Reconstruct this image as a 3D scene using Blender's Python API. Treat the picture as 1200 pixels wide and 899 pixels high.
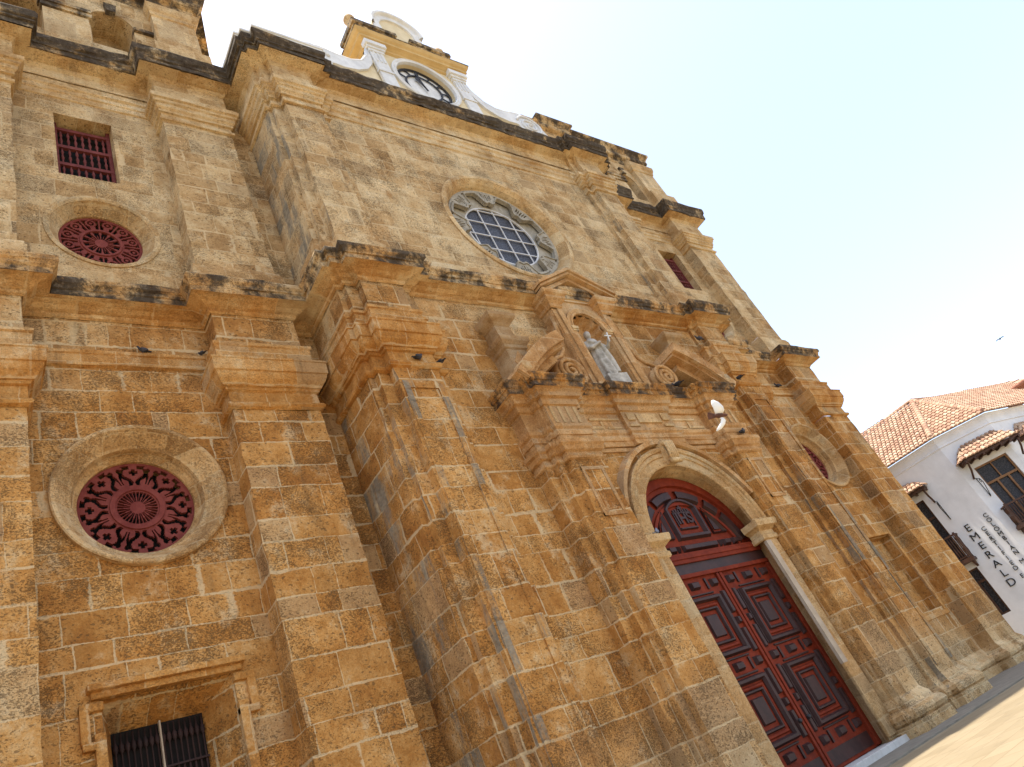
import bpy, bmesh, math, random
from mathutils import Vector, Matrix
from math import sin, cos, pi, radians, sqrt, atan2, floor
random.seed(7)
S = bpy.context.scene
for o in list(bpy.data.objects):
    bpy.data.objects.remove(o)

# ------------------------------------------------------------------ camera, sky, sun, exposure
cam = bpy.data.objects.new('camera', bpy.data.cameras.new('camera'))
S.collection.objects.link(cam)
cam.data.sensor_width = 36.0
cam.data.lens = 25.523
cam.data.clip_end = 6000
cam.data.clip_start = 0.05
CR = Vector((0.779540, -0.498785, -0.378855))
CU = Vector((-0.033333, -0.637038, 0.770111))
CF = Vector((0.625465, 0.587704, 0.513223))
cam.matrix_world = Matrix(((CR.x, CU.x, -CF.x, 0.0), (CR.y, CU.y, -CF.y, 0.0), (CR.z, CU.z, -CF.z, 1.45), (0, 0, 0, 1)))
S.camera = cam
SUN = Vector((-0.10, 0.095, 1.0)).normalized()
W = bpy.data.worlds.new('World'); S.world = W; W.use_nodes = True
wn = W.node_tree.nodes; wl = W.node_tree.links
bg = wn['Background']
sky = wn.new('ShaderNodeTexSky'); sky.sky_type = 'NISHITA'; sky.sun_disc = False
sky.sun_elevation = math.asin(SUN.z); sky.sun_rotation = atan2(SUN.x, SUN.y)
sky.air_density = 1.0; sky.dust_density = 2.0; sky.ozone_density = 1.0; sky.altitude = 0
hs = wn.new('ShaderNodeHueSaturation'); hs.inputs['Saturation'].default_value = 0.78
wl.new(sky.outputs['Color'], hs.inputs['Color']); wl.new(hs.outputs['Color'], bg.inputs['Color']); bg.inputs['Strength'].default_value = 0.095
sl = bpy.data.lights.new('sun', 'SUN'); sl.energy = 2.2; sl.angle = radians(0.6); sl.color = (1.0, 0.93, 0.82)
so = bpy.data.objects.new('sun', sl); S.collection.objects.link(so)
so.rotation_euler = SUN.to_track_quat('Z', 'Y').to_euler(); so.location = (0, -10, 80)
S.view_settings.view_transform = 'Standard'; S.view_settings.look = 'None'
S.view_settings.gamma = 1.0; S.view_settings.use_curve_mapping = False
S.view_settings.exposure = 2.12

# ------------------------------------------------------------------ node helpers
class NT:
    def __init__(s, name):
        s.m = bpy.data.materials.new(name); s.m.use_nodes = True
        s.t = s.m.node_tree; s.b = s.t.nodes['Principled BSDF']
    K = 1.0
    def n(s, k): return s.t.nodes.new(k)
    def put(s, v, sock):
        if hasattr(v, 'links'): s.t.links.new(v, sock)
        elif isinstance(v, (tuple, list)) and sock.type == 'RGBA': sock.default_value = tuple(v) + ((1.0,) if len(v) == 3 else ())
        else: sock.default_value = v
    def math(s, op, a, b=0.0, c=0.0, clamp=False):
        n = s.n('ShaderNodeMath'); n.operation = op; n.use_clamp = clamp
        s.put(a, n.inputs[0]); s.put(b, n.inputs[1]); s.put(c, n.inputs[2]); return n.outputs[0]
    def vmath(s, op, a, b=(0, 0, 0)):
        n = s.n('ShaderNodeVectorMath'); n.operation = op; s.put(a, n.inputs[0]); s.put(b, n.inputs[1]); return n.outputs[0]
    def ss(s, v, lo, hi, a=0.0, b=1.0):
        n = s.n('ShaderNodeMapRange'); n.interpolation_type = 'SMOOTHSTEP'
        s.put(v, n.inputs[0]); s.put(lo, n.inputs[1]); s.put(hi, n.inputs[2]); s.put(a, n.inputs[3]); s.put(b, n.inputs[4]); return n.outputs[0]
    def mix(s, f, a, b):
        n = s.n('ShaderNodeMix'); n.data_type = 'RGBA'; s.put(f, n.inputs[0]); s.put(a, n.inputs[6]); s.put(b, n.inputs[7]); return n.outputs[2]
    def mixf(s, f, a, b):
        n = s.n('ShaderNodeMix'); s.put(f, n.inputs[0]); s.put(a, n.inputs[2]); s.put(b, n.inputs[3]); return n.outputs[0]
    def noise(s, vec, scale, detail=2.0, rough=0.5, dim='3D', w=None, col=False):
        n = s.n('ShaderNodeTexNoise'); n.noise_dimensions = dim
        if dim == '1D': s.put(w, n.inputs['W'])
        else: s.put(vec, n.inputs['Vector'])
        n.inputs['Scale'].default_value = scale; n.inputs['Detail'].default_value = detail; n.inputs['Roughness'].default_value = rough
        return n.outputs['Color' if col else 'Fac']
    def white(s, x, y=None):
        n = s.n('ShaderNodeTexWhiteNoise')
        if y is None: n.noise_dimensions = '1D'; s.put(x, n.inputs['W'])
        else: n.noise_dimensions = '2D'; s.put(s.comb(x, y, 0.0), n.inputs['Vector'])
        return n.outputs['Value'], n.outputs['Color']
    def comb(s, x, y, z):
        n = s.n('ShaderNodeCombineXYZ'); s.put(x, n.inputs[0]); s.put(y, n.inputs[1]); s.put(z, n.inputs[2]); return n.outputs[0]
    def sep(s, v):
        n = s.n('ShaderNodeSeparateXYZ'); s.put(v, n.inputs[0]); return n.outputs
    def ramp(s, v, stops):
        n = s.n('ShaderNodeValToRGB'); e = n.color_ramp.elements
        while len(e) < len(stops): e.new(0.5)
        for i, (p, c) in enumerate(stops): e[i].position = p; e[i].color = tuple(c) + (1,)
        s.put(v, n.inputs[0]); return n.outputs[0]
    def bump(s, h, strength=0.5, dist=0.02):
        n = s.n('ShaderNodeBump'); n.inputs['Strength'].default_value = strength; n.inputs['Distance'].default_value = dist
        s.put(h, n.inputs['Height']); s.t.links.new(n.outputs[0], s.b.inputs['Normal'])
    def out(s, col, rough=0.9, spec=0.2, metal=0.0):
        s.put(col, s.b.inputs['Base Color']); s.put(rough, s.b.inputs['Roughness'])
        s.put(spec, s.b.inputs['Specular IOR Level']); s.put(metal, s.b.inputs['Metallic']); return s.m

def geo(t):
    g = t.n('ShaderNodeNewGeometry')
    return g.outputs['Position'], t.sep(g.outputs['Position']), t.sep(g.outputs['True Normal'])

def stone(name, blocks=True, pit=1.0, tint=(1, 1, 1), stain=0.0, pale=0.0, row_h=0.68, side_grey=0.0, mortar_amt=1.0, zlo=13.0, zhi=20.0):
    """Coquina limestone: irregular ashlar courses with pale joints, per-block tint, fossil pits and weather stains."""
    t = NT(name)
    P, p, n = geo(t)
    ax = t.math('GREATER_THAN', t.math('ABSOLUTE', n[0]), 0.6)
    az = t.math('GREATER_THAN', t.math('ABSOLUTE', n[2]), 0.7)
    wob = t.noise(P, 1.7, 2.0, col=True); w3 = t.sep(wob)
    u = t.mixf(ax, p[0], t.math('ADD', p[1], 3.37))
    v = t.mixf(az, p[2], t.math('MULTIPLY', p[1], 1.0))
    u = t.math('ADD', u, t.math('MULTIPLY', t.math('SUBTRACT', w3[0], 0.5), 0.10))
    v = t.math('ADD', v, t.math('MULTIPLY', t.math('SUBTRACT', w3[2], 0.5), 0.09))
    zz = t.math('SUBTRACT', t.math('DIVIDE', v, row_h), 0.37)
    zz = t.math('ADD', zz, t.math('MULTIPLY', t.math('SUBTRACT', t.noise(None, 0.55, 0.0, dim='1D', w=zz), 0.5), 0.9))
    row = t.math('FLOOR', zz); rr, rc = t.white(row)
    wid = t.math('MULTIPLY_ADD', rr, 0.5, 0.72)
    uu = t.math('ADD', t.math('DIVIDE', u, wid), t.math('MULTIPLY', rr, 17.3))
    uu = t.math('ADD', uu, t.math('MULTIPLY', t.math('SUBTRACT', t.noise(None, 0.9, 0.0, dim='1D', w=t.math('MULTIPLY_ADD', row, 5.7, uu)), 0.5), 1.3))
    colm = t.math('FLOOR', uu)
    cv, cc = t.white(row, colm); c3 = t.sep(cc)
    fz = t.math('FRACT', zz); fu = t.math('FRACT', uu)
    dz = t.math('MULTIPLY', t.math('MINIMUM', fz, t.math('SUBTRACT', 1.0, fz)), row_h)
    du = t.math('MULTIPLY', t.math('MINIMUM', fu, t.math('SUBTRACT', 1.0, fu)), wid)
    fine = t.noise(P, 9.0, 4.0, 0.6)
    ed = t.math('ADD', t.math('MINIMUM', dz, du), t.math('MULTIPLY', t.math('SUBTRACT', fine, 0.5), 0.075))
    jw = t.ss(t.noise(P, 0.75, 2.0), 0.36, 0.72, 0.005, 0.040)
    mort = t.math('SUBTRACT', 1.0, t.ss(ed, t.math('MULTIPLY', jw, 0.55), t.math('MULTIPLY_ADD', jw, 0.8, 0.012)))
    mort = t.math('MULTIPLY', mort, t.ss(t.noise(P, 1.3, 2.0), 0.25, 0.5, 0.45, 1.0))
    if not blocks: mort = t.math('MULTIPLY', mort, 0.0)
    mort = t.math('MULTIPLY', mort, mortar_amt)
    pv0 = t.vmath('MULTIPLY', P, (1.0, 1.0, 1.5))
    # block tint
    big = t.noise(P, 0.33, 3.0, 0.6); mid = t.noise(P, 2.3, 5.0, 0.65); mid = t.math('MULTIPLY_ADD', t.math('SUBTRACT', mid, 0.5), 1.45, 0.5)
    hue = t.math('ADD', t.math('MULTIPLY', c3[0], 0.30 if blocks else 0.2), t.math('MULTIPLY', mid, 0.62))
    hue = t.math('ADD', hue, t.math('MULTIPLY', t.math('SUBTRACT', big, 0.5), 0.9))
    if not blocks: hue = t.math('ADD', hue, 0.15)
    hue = t.math('ADD', hue, t.math('MULTIPLY', t.math('SUBTRACT', t.noise(P, 14.0, 4.0, 0.7), 0.5), 0.55))
    warm = t.ramp(hue, [(0.10, (0.190, 0.074, 0.018)), (0.36, (0.285, 0.128, 0.033)), (0.58, (0.355, 0.182, 0.058)), (0.80, (0.405, 0.250, 0.110)), (1.0, (0.42, 0.315, 0.19))])
    cool = t.ramp(hue, [(0.10, (0.235, 0.138, 0.058)), (0.36, (0.330, 0.212, 0.100)), (0.58, (0.405, 0.290, 0.158)), (0.80, (0.455, 0.352, 0.215)), (1.0, (0.47, 0.395, 0.285))])
    hi = t.ss(t.math('ADD', p[2], t.math('MULTIPLY', t.math('SUBTRACT', big, 0.5), 9.0)), zlo, zhi)
    lo = t.ss(t.math('ADD', p[2], t.math('MULTIPLY', t.math('SUBTRACT', mid, 0.5), 3.0)), 1.0, 3.6, 1.0, 0.0)
    hi = t.math('MAXIMUM', hi, t.math('MULTIPLY', lo, 0.8)); hi = t.math('MAXIMUM', hi, pale)
    col = t.mix(hi, warm, cool)
    col = t.vmath('MULTIPLY', col, (1.50, 1.52, 1.50))
    # a few grey replacement blocks
    if blocks:
        gb = t.math('GREATER_THAN', c3[1], 0.88)
        col = t.mix(t.math('MULTIPLY', gb, 0.42), col, (0.40, 0.30, 0.175))
        val = t.math('MULTIPLY_ADD', c3[2], 0.24, 0.88)
        col = t.vmath('MULTIPLY', col, t.comb(val, val, val))
    # rust-brown seep patches
    seep = t.ss(t.noise(t.vmath('MULTIPLY', P, (1.0, 1.0, 0.55)), 0.9, 4.0, 0.65), 0.55, 0.72)
    col = t.mix(t.math('MULTIPLY', seep, 0.42), col, (0.27, 0.118, 0.028))
    # darker iron mottling inside the blocks
    mo = t.ss(t.noise(pv0, 5.2, 6.0, 0.72), 0.54, 0.70)
    col = t.mix(t.math('MULTIPLY', mo, 0.34), col, (0.245, 0.115, 0.033))
    # pale lime bloom and smeared mortar
    bloom = t.ss(t.noise(P, 1.15, 6.0, 0.74), 0.53, 0.70)
    col = t.mix(t.math('MULTIPLY', bloom, 0.55), col, (0.56, 0.44, 0.27))
    # fossil pits, bedded horizontally
    pv = t.vmath('MULTIPLY', P, (1.0, 1.0, 1.6))
    pd = t.noise(P, 1.1, 3.0, 0.6)
    pdens = t.math('ADD', t.math('MULTIPLY', pd, 0.29), t.math('MULTIPLY', c3[2] if blocks else rr, 0.10))
    pn = t.noise(pv, 24.0, 6.0, 0.80)
    pits = t.ss(t.math('ADD', pn, pdens), 0.735, 0.80)
    vo = t.n('ShaderNodeTexVoronoi'); t.put(t.vmath('ADD', pv, t.vmath('MULTIPLY', t.noise(P, 20.0, 2.0, col=True), (0.06, 0.06, 0.06))), vo.inputs['Vector']); vo.inputs['Scale'].default_value = 19.0
    vs_ = t.sep(vo.outputs['Color'])
    hole = t.math('MULTIPLY', t.ss(vo.outputs['Distance'], t.math('MULTIPLY', vs_[1], 0.36), 0.06), t.math('GREATER_THAN', t.math('ADD', vs_[0], t.math('MULTIPLY', pdens, 1.4)), 0.98))
    dark = t.math('MAXIMUM', pits, t.math('MULTIPLY', hole, 0.9))
    col = t.mix(t.math('MULTIPLY', dark, 0.70 * pit), col, (0.095, 0.056, 0.026))
    grit = t.noise(P, 30.0, 5.0, 0.85)
    gv = t.math('MULTIPLY_ADD', t.math('SUBTRACT', grit, 0.5), 1.35, 1.0); col = t.vmath('MULTIPLY', col, t.comb(gv, gv, gv))
    # rain streaks
    sk = t.ss(t.noise(t.vmath('MULTIPLY', P, (1.9, 1.9, 0.13)), 1.3, 5.0, 0.65), 0.54, 0.72)
    sk = t.math('MULTIPLY', sk, t.ss(t.noise(P, 0.45, 3.0), 0.42, 0.60))
    col = t.mix(t.math('MULTIPLY', sk, 0.42), col, (0.105, 0.066, 0.034))
    # mortar
    mc = t.mix(fine, (0.54, 0.39, 0.20), (0.68, 0.53, 0.33))
    col = t.mix(t.math('MULTIPLY', mort, 0.78), col, mc)
    # soot / lichen
    if stain > 0:
        st = t.noise(t.vmath('MULTIPLY', P, (0.7, 0.7, 0.62)), 1.5, 7.0, 0.74)
        sm = t.ss(st, 0.62 - 0.42 * stain, 0.74 - 0.34 * stain)
        bc = t.ramp(t.noise(P, 5.0, 5.0, 0.7), [(0.3, (0.016, 0.013, 0.011)), (0.56, (0.055, 0.045, 0.036)), (0.75, (0.22, 0.18, 0.13))])
        col = t.mix(t.math('MULTIPLY', sm, 0.93), col, bc)
    if side_grey > 0:
        sg = t.math('ADD', t.noise(t.vmath('MULTIPLY', P, (1, 1, 0.22)), 1.1, 7.0, 0.75), t.math('MULTIPLY', t.math('SUBTRACT', cv, 0.5), 0.26))
        left = t.math('LESS_THAN', n[0], -0.5)
        thr = t.mixf(left, 0.68, 0.66 - 0.17 * side_grey) if side_grey < 2 else 0.50
        g = t.ss(sg, thr, t.math('ADD', thr, 0.16))
        g = t.math('MULTIPLY', g, t.ss(pn, 0.30, 0.55, 0.55, 1.0))
        gc = t.ramp(t.noise(pv, 6.0, 7.0, 0.8), [(0.32, (0.070, 0.064, 0.052)), (0.47, (0.185, 0.168, 0.132)), (0.70, (0.31, 0.27, 0.20))])
        col = t.mix(t.math('MULTIPLY', g, 0.9), col, gc)
    if tint != (1, 1, 1): col = t.vmath('MULTIPLY', col, tint)
    t.out(col, 0.95, 0.12)
    h = t.math('MULTIPLY', fine, 0.5)
    h = t.math('ADD', h, t.math('MULTIPLY', mid, 0.5))
    h = t.math('SUBTRACT', h, t.math('MULTIPLY', dark, 0.7))
    h = t.math('ADD', h, t.math('MULTIPLY', mort, 0.10 if blocks else 0.0))
    if blocks: h = t.math('ADD', h, t.math('MULTIPLY', t.ss(ed, 0.0, 0.09), 0.35))
    t.bump(h, 0.7 if blocks and row_h < 0.7 else 0.45, 0.045)
    return t.m

def paint(name, c1, c2, rough=0.6, scale=6.0, spec=0.3, bump=0.15, streak=True):
    t = NT(name); P, p, n = geo(t)
    a = t.noise(P, scale, 5.0, 0.65); b = t.noise(t.vmath('MULTIPLY', P, (1, 1, 0.25)) if streak else P, scale * 0.35, 4.0, 0.6)
    f = t.ss(t.math('MULTIPLY_ADD', a, 0.5, t.math('MULTIPLY', b, 0.5)), 0.35, 0.65)
    K = 1.0 if c1[0] < 0.03 else (1.06 if c1[0] > 2.2 * c1[1] else 1.24)
    c1 = tuple(min(0.82, v * K) for v in c1); c2 = tuple(min(0.82, v * K) for v in c2)
    t.out(t.mix(f, c1, c2), rough, spec)
    t.bump(a, bump, 0.01)
    return t.m

M = {}
M['stone'] = stone('ashlar coquina stone')
M['stone_side'] = stone('ashlar coquina stone with grey lichen', side_grey=0.85)
M['border'] = stone('grey weathered fillet stone', side_grey=2.5)
M['trim'] = stone('dressed moulding stone', pit=0.55, blocks=True, row_h=1.1, mortar_amt=0.55)
M['trim_pale'] = stone('pale dressed stone', pit=0.7, blocks=True, row_h=0.9, pale=0.75, mortar_amt=0.4)
M['black'] = stone('soot blackened cornice stone', blocks=True, row_h=1.3, stain=0.78, mortar_amt=0.4)
M['sooty'] = stone('half blackened cornice stone', blocks=True, row_h=1.3, stain=0.52, mortar_amt=0.4)
M['grey_stone'] = stone('grey carved stone', blocks=False, pit=0.35, pale=0.9, stain=0.22)
M['pedestal_stone'] = stone('smooth grey brown pedestal stone', blocks=False, pit=0.25, pale=0.75, zlo=10.0, tint=(0.66, 0.64, 0.66))
M['portal_trim'] = stone('weathered portal stone', pit=0.6, row_h=1.1, pale=0.42, mortar_amt=0.45, tint=(0.97, 0.95, 0.98))
M['portal_pale'] = stone('pale worn portal relief', pit=0.5, row_h=1.1, pale=0.85, mortar_amt=0.3)
M['arch_pale'] = stone('smooth pale arch stone', pit=0.6, blocks=True, row_h=0.62, pale=0.6, mortar_amt=0.5)
M['red'] = paint('brick red door paint', (0.125, 0.015, 0.005), (0.195, 0.027, 0.009), 0.7, 6.0, 0.18)
M['maroon'] = paint('dark maroon door paint', (0.026, 0.010, 0.009), (0.050, 0.018, 0.015), 0.5)
M['red_grille'] = paint('faded red grille paint', (0.130, 0.021, 0.016), (0.20, 0.045, 0.034), 0.85)
M['red_bars'] = paint('dull red baluster paint', (0.105, 0.019, 0.017), (0.165, 0.038, 0.032), 0.8)
M['brown_bars'] = paint('dark brown turned wood', (0.020, 0.009, 0.008), (0.038, 0.017, 0.014), 0.7)
M['interior_shade'] = paint('painted interior shade', (0.010, 0.008, 0.007), (0.016, 0.012, 0.010), 0.9)  # near-black paint standing in for the unlit interior behind openings
M['lead'] = paint('cream painted glazing bar', (0.42, 0.42, 0.42), (0.52, 0.52, 0.52), 0.6)
M['tracery'] = paint('grey tracery stone', (0.20, 0.18, 0.145), (0.33, 0.30, 0.24), 0.9, 8.0)
M['white'] = paint('chalky white paint', (0.46, 0.46, 0.45), (0.60, 0.60, 0.585), 0.85, 2.5)
M['yellow'] = paint('ochre yellow lime wash', (0.50, 0.41, 0.25), (0.60, 0.51, 0.34), 0.9, 1.8)
M['yellow_deep'] = paint('deep yellow cornice paint', (0.38, 0.25, 0.095), (0.48, 0.335, 0.145), 0.9, 1.8)
M['iron'] = paint('black wrought iron', (0.012, 0.012, 0.014), (0.03, 0.028, 0.028), 0.55)
M['statue'] = paint('weathered white marble', (0.185, 0.165, 0.135), (0.43, 0.40, 0.345), 0.85, 5.0)
M['marble'] = paint('white marble sill', (0.34, 0.32, 0.29), (0.46, 0.44, 0.41), 0.6, 5.0)
M['limewash'] = paint('old lime wash', (0.27, 0.205, 0.14), (0.38, 0.31, 0.235), 0.9, 3.0)
M['wall_white'] = paint('white house plaster', (0.50, 0.50, 0.50), (0.60, 0.60, 0.60), 0.9, 1.2)
M['wood'] = paint('varnished brown wood', (0.13, 0.060, 0.022), (0.20, 0.10, 0.038), 0.5)
M['wood_dark'] = paint('dark brown wood', (0.045, 0.020, 0.012), (0.085, 0.040, 0.022), 0.6)
M['sign_black'] = paint('black sign letters', (0.020, 0.020, 0.022), (0.029, 0.029, 0.03), 0.6)
M['pigeon_dark'] = paint('dark slate feathers', (0.018, 0.017, 0.020), (0.055, 0.050, 0.058), 0.7, 12.0)
M['pigeon_grey'] = paint('blue grey feathers', (0.10, 0.11, 0.15), (0.20, 0.22, 0.28), 0.7, 12.0)
M['pigeon_white'] = paint('white feathers', (0.72, 0.68, 0.62), (0.86, 0.83, 0.78), 0.8, 14.0)
M['pigeon_brown'] = paint('brown feathers', (0.07, 0.030, 0.020), (0.13, 0.055, 0.035), 0.8, 14.0)
M['brick'] = paint('red brick', (0.25, 0.10, 0.06), (0.36, 0.17, 0.11), 0.9, 9.0)

def glass(name, base):
    t = NT(name); P, p, n = geo(t)
    a = t.noise(P, 14.0, 4.0, 0.7)
    t.out(t.mix(t.ss(a, 0.42, 0.62), base, tuple(min(1, c * 2.6 + 0.012) for c in base)), 0.45, 0.25)
    t.bump(a, 0.25, 0.01); return t.m
M['glass_blue'] = glass('leaded blue grey glass', (0.030, 0.031, 0.038))
M['glass_dark'] = glass('dark window glass', (0.015, 0.014, 0.016))

def tile_mat():
    t = NT('terracotta roof tile'); P, p, n = geo(t)
    at = t.n('ShaderNodeAttribute'); at.attribute_name = 'tint'
    a = t.noise(P, 6.0, 4.0, 0.6)
    f = t.math('MULTIPLY_ADD', at.outputs['Fac'], 0.7, t.math('MULTIPLY', a, 0.4))
    t.out(t.ramp(f, [(0.1, (0.25, 0.132, 0.088)), (0.45, (0.36, 0.222, 0.147)), (0.75, (0.42, 0.293, 0.20)), (1.0, (0.45, 0.345, 0.255))]), 0.9, 0.2)
    t.bump(a, 0.3, 0.01); return t.m
M['tile'] = tile_mat()

def paving():
    t = NT('sandstone paving'); P, p, n = geo(t)
    b = t.n('ShaderNodeTexBrick'); t.put(t.vmath('MULTIPLY', P, (1, 1, 1)), b.inputs['Vector'])
    b.inputs['Scale'].default_value = 1.0; b.inputs['Brick Width'].default_value = 0.9; b.inputs['Row Height'].default_value = 0.55
    b.inputs['Mortar Size'].default_value = 0.018; b.inputs['Color1'].default_value = (0.215, 0.168, 0.10, 1); b.inputs['Color2'].default_value = (0.265, 0.21, 0.13, 1)
    b.inputs['Mortar'].default_value = (0.205, 0.158, 0.094, 1)
    a = t.noise(P, 2.2, 6.0, 0.7); s2 = t.ss(t.noise(P, 0.35, 4.0, 0.6), 0.4, 0.7)
    c = t.mix(t.math('MULTIPLY', s2, 0.4), b.outputs['Color'], (0.275, 0.225, 0.145))
    c = t.mix(t.math('MULTIPLY', t.ss(a, 0.5, 0.75), 0.35), c, (0.12, 0.098, 0.066))
    t.out(c, 0.9, 0.2); t.bump(t.math('MULTIPLY_ADD', b.outputs['Fac'], -0.6, a), 0.4, 0.02); return t.m
M['paving'] = paving()
def shade_grey_paving():  # grey of the church's shade painted into the paving colour
    t = NT('shade grey pavement'); P, p, n = geo(t)
    a = t.noise(P, 2.2, 6.0, 0.7)
    t.out(t.ramp(a, [(0.3, (0.150, 0.132, 0.10)), (0.7, (0.25, 0.222, 0.175))]), 0.9, 0.2); t.bump(a, 0.5, 0.03); return t.m
M['shade_grey_paving'] = shade_grey_paving()

# ------------------------------------------------------------------ mesh helpers
COL = S.collection
class MB:
    def __init__(s): s.v = []; s.f = []; s.m = []; s.sm = []
    def add(s, vs, fs, mi=0, smooth=False):
        o = len(s.v); s.v += [tuple(v) for v in vs]
        for k, f in enumerate(fs):
            s.f.append(tuple(i + o for i in f)); s.m.append(mi[k] if isinstance(mi, list) else mi); s.sm.append(smooth)
        return s
    def box(s, x0, x1, y0, y1, z0, z1, mi=0):
        vs = [(x, y, z) for x in (x0, x1) for y in (y0, y1) for z in (z0, z1)]
        return s.add(vs, [(0, 1, 3, 2), (4, 6, 7, 5), (0, 4, 5, 1), (2, 3, 7, 6), (0, 2, 6, 4), (1, 5, 7, 3)], mi)
    def obox(s, c, ax, ay, az, mi=0):
        c = Vector(c); ax = Vector(ax); ay = Vector(ay); az = Vector(az)
        vs = [c + ax * i + ay * j + az * k for i in (-1, 1) for j in (-1, 1) for k in (-1, 1)]
        return s.add(vs, [(0, 1, 3, 2), (4, 6, 7, 5), (0, 4, 5, 1), (2, 3, 7, 6), (0, 2, 6, 4), (1, 5, 7, 3)], mi)
    def frustum(s, x0, x1, z0, z1, y0, y1, ins, mi=0):   # raised panel: base at y0, top face at y1 inset by ins
        vs = [(x0, y0, z0), (x1, y0, z0), (x1, y0, z1), (x0, y0, z1), (x0 + ins, y1, z0 + ins), (x1 - ins, y1, z0 + ins), (x1 - ins, y1, z1 - ins), (x0 + ins, y1, z1 - ins)]
        return s.add(vs, [(0, 1, 5, 4), (1, 2, 6, 5), (2, 3, 7, 6), (3, 0, 4, 7), (4, 5, 6, 7)], mi)
    def sweep(s, plan, prof, mi=0, wear=0.0):   # plan (x, y) from left to right, prof (out, z[, material])
        if wear:
            p2 = [plan[0]]
            for a, b in zip(plan, plan[1:]):
                l = sqrt((b[0] - a[0]) ** 2 + (b[1] - a[1]) ** 2); k = max(1, int(l / 0.40)) if l < 20 else 1
                p2 += [(a[0] + (b[0] - a[0]) * i / k, a[1] + (b[1] - a[1]) * i / k) for i in range(1, k + 1)]
            plan = p2; q2 = [prof[0]]
            for a, b in zip(prof, prof[1:]):
                k = max(1, int(abs(b[1] - a[1]) / 0.34)); q2 += [(a[0] + (b[0] - a[0]) * i / k, a[1] + (b[1] - a[1]) * i / k) + tuple((a if i < k else b)[2:]) for i in range(1, k + 1)]
            prof = q2
        n = len(plan); offs = []
        for i in range(n):
            ns = []
            for a, b in ((i - 1, i), (i, i + 1)):
                if 0 <= a and b < n:
                    dx = plan[b][0] - plan[a][0]; dy = plan[b][1] - plan[a][1]; l = sqrt(dx * dx + dy * dy) or 1
                    ns.append((dy / l, -dx / l))
            if len(ns) == 1: offs.append(ns[0])
            else:
                d = 1 + ns[0][0] * ns[1][0] + ns[0][1] * ns[1][1]
                d = max(d, 0.3); offs.append(((ns[0][0] + ns[1][0]) / d, (ns[0][1] + ns[1][1]) / d))
        vs = []; fs = []; mis = []
        for q in prof:
            for i, ((x, y), (ox, oy)) in enumerate(zip(plan, offs)):
                if wear and 0 < i < n - 1: vs.append((x + ox * q[0] + random.gauss(0, wear), y + oy * q[0] + random.gauss(0, wear * 0.8), q[1] + random.gauss(0, wear * 0.7)))
                else: vs.append((x + ox * q[0], y + oy * q[0], q[1]))
        for j in range(len(prof) - 1):
            for i in range(n - 1):
                fs.append((j * n + i, j * n + i + 1, (j + 1) * n + i + 1, (j + 1) * n + i)); mis.append(prof[j][2] if len(prof[j]) > 2 else mi)
        return s.add(vs, fs, mis)
    def ring(s, cx, cz, prof, a0=0.0, a1=2 * pi, n=72, mi=0, smooth=False):  # prof (r, y), angle from +x towards +z
        full = abs(a1 - a0 - 2 * pi) < 1e-6; m = n if full else n + 1; k = len(prof); vs = []
        for i in range(m):
            a = a0 + (a1 - a0) * i / n
            for r, y in prof: vs.append((cx + r * cos(a), y, cz + r * sin(a)))
        fs = []; mis = []
        for i in range(n):
            for j in range(k - 1):
                a = i * k + j; b = ((i + 1) % m) * k + j
                fs.append((a, a + 1, b + 1, b)); mis.append(mi[j] if isinstance(mi, list) else mi)
        return s.add(vs, fs, mis, smooth)
    def disc(s, cx, cz, r, y, n=72, mi=0):
        vs = [(cx + r * cos(2 * pi * i / n), y, cz + r * sin(2 * pi * i / n)) for i in range(n)]
        return s.add(vs, [tuple(range(n))], mi)
    def poly(s, pts, y0, y1, mi=0):     # polygon in xz extruded from y0 (front) to y1 (back)
        n = len(pts)
        vs = [(x, y0, z) for x, z in pts] + [(x, y1, z) for x, z in pts]
        fs = [tuple(range(n)), tuple(range(2 * n - 1, n - 1, -1))] + [(i, (i + 1) % n, n + (i + 1) % n, n + i) for i in range(n)]
        return s.add(vs, fs, mi)
    def lathe(s, c, prof, n=10, axis=(0, 0, 1), mi=0):   # prof (r, h)
        c = Vector(c); A = Vector(axis).normalized(); X = A.orthogonal().normalized(); Y = A.cross(X); vs = []; k = len(prof)
        for i in range(n):
            a = 2 * pi * i / n
            for r, h in prof: vs.append(c + A * h + (X * cos(a) + Y * sin(a)) * r)
        fs = [(i * k + j, i * k + j + 1, ((i + 1) % n) * k + j + 1, ((i + 1) % n) * k + j) for i in range(n) for j in range(k - 1)]
        fs.append(tuple(i * k for i in range(n))); fs.append(tuple(i * k + k - 1 for i in reversed(range(n))))
        return s.add(vs, fs, mi, True)
    def tube(s, pts, r, n=8, mi=0, taper=None):
        pts = [Vector(p) for p in pts]; vs = []; fs = []; m = len(pts); up = None
        for i, p in enumerate(pts):
            d = (pts[min(i + 1, m - 1)] - pts[max(i - 1, 0)]).normalized()
            if up is None: up = d.orthogonal().normalized()
            up = (up - d * up.dot(d)).normalized(); w = d.cross(up)
            rr = r if taper is None else r * taper[i]
            for k in range(n):
                a = 2 * pi * k / n; vs.append(p + (up * cos(a) + w * sin(a)) * rr)
        for i in range(m - 1):
            for k in range(n): fs.append((i * n + k, i * n + (k + 1) % n, (i + 1) * n + (k + 1) % n, (i + 1) * n + k))
        fs.append(tuple(reversed(range(n)))); fs.append(tuple(range((m - 1) * n, m * n)))
        return s.add(vs, fs, mi, True)
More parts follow.
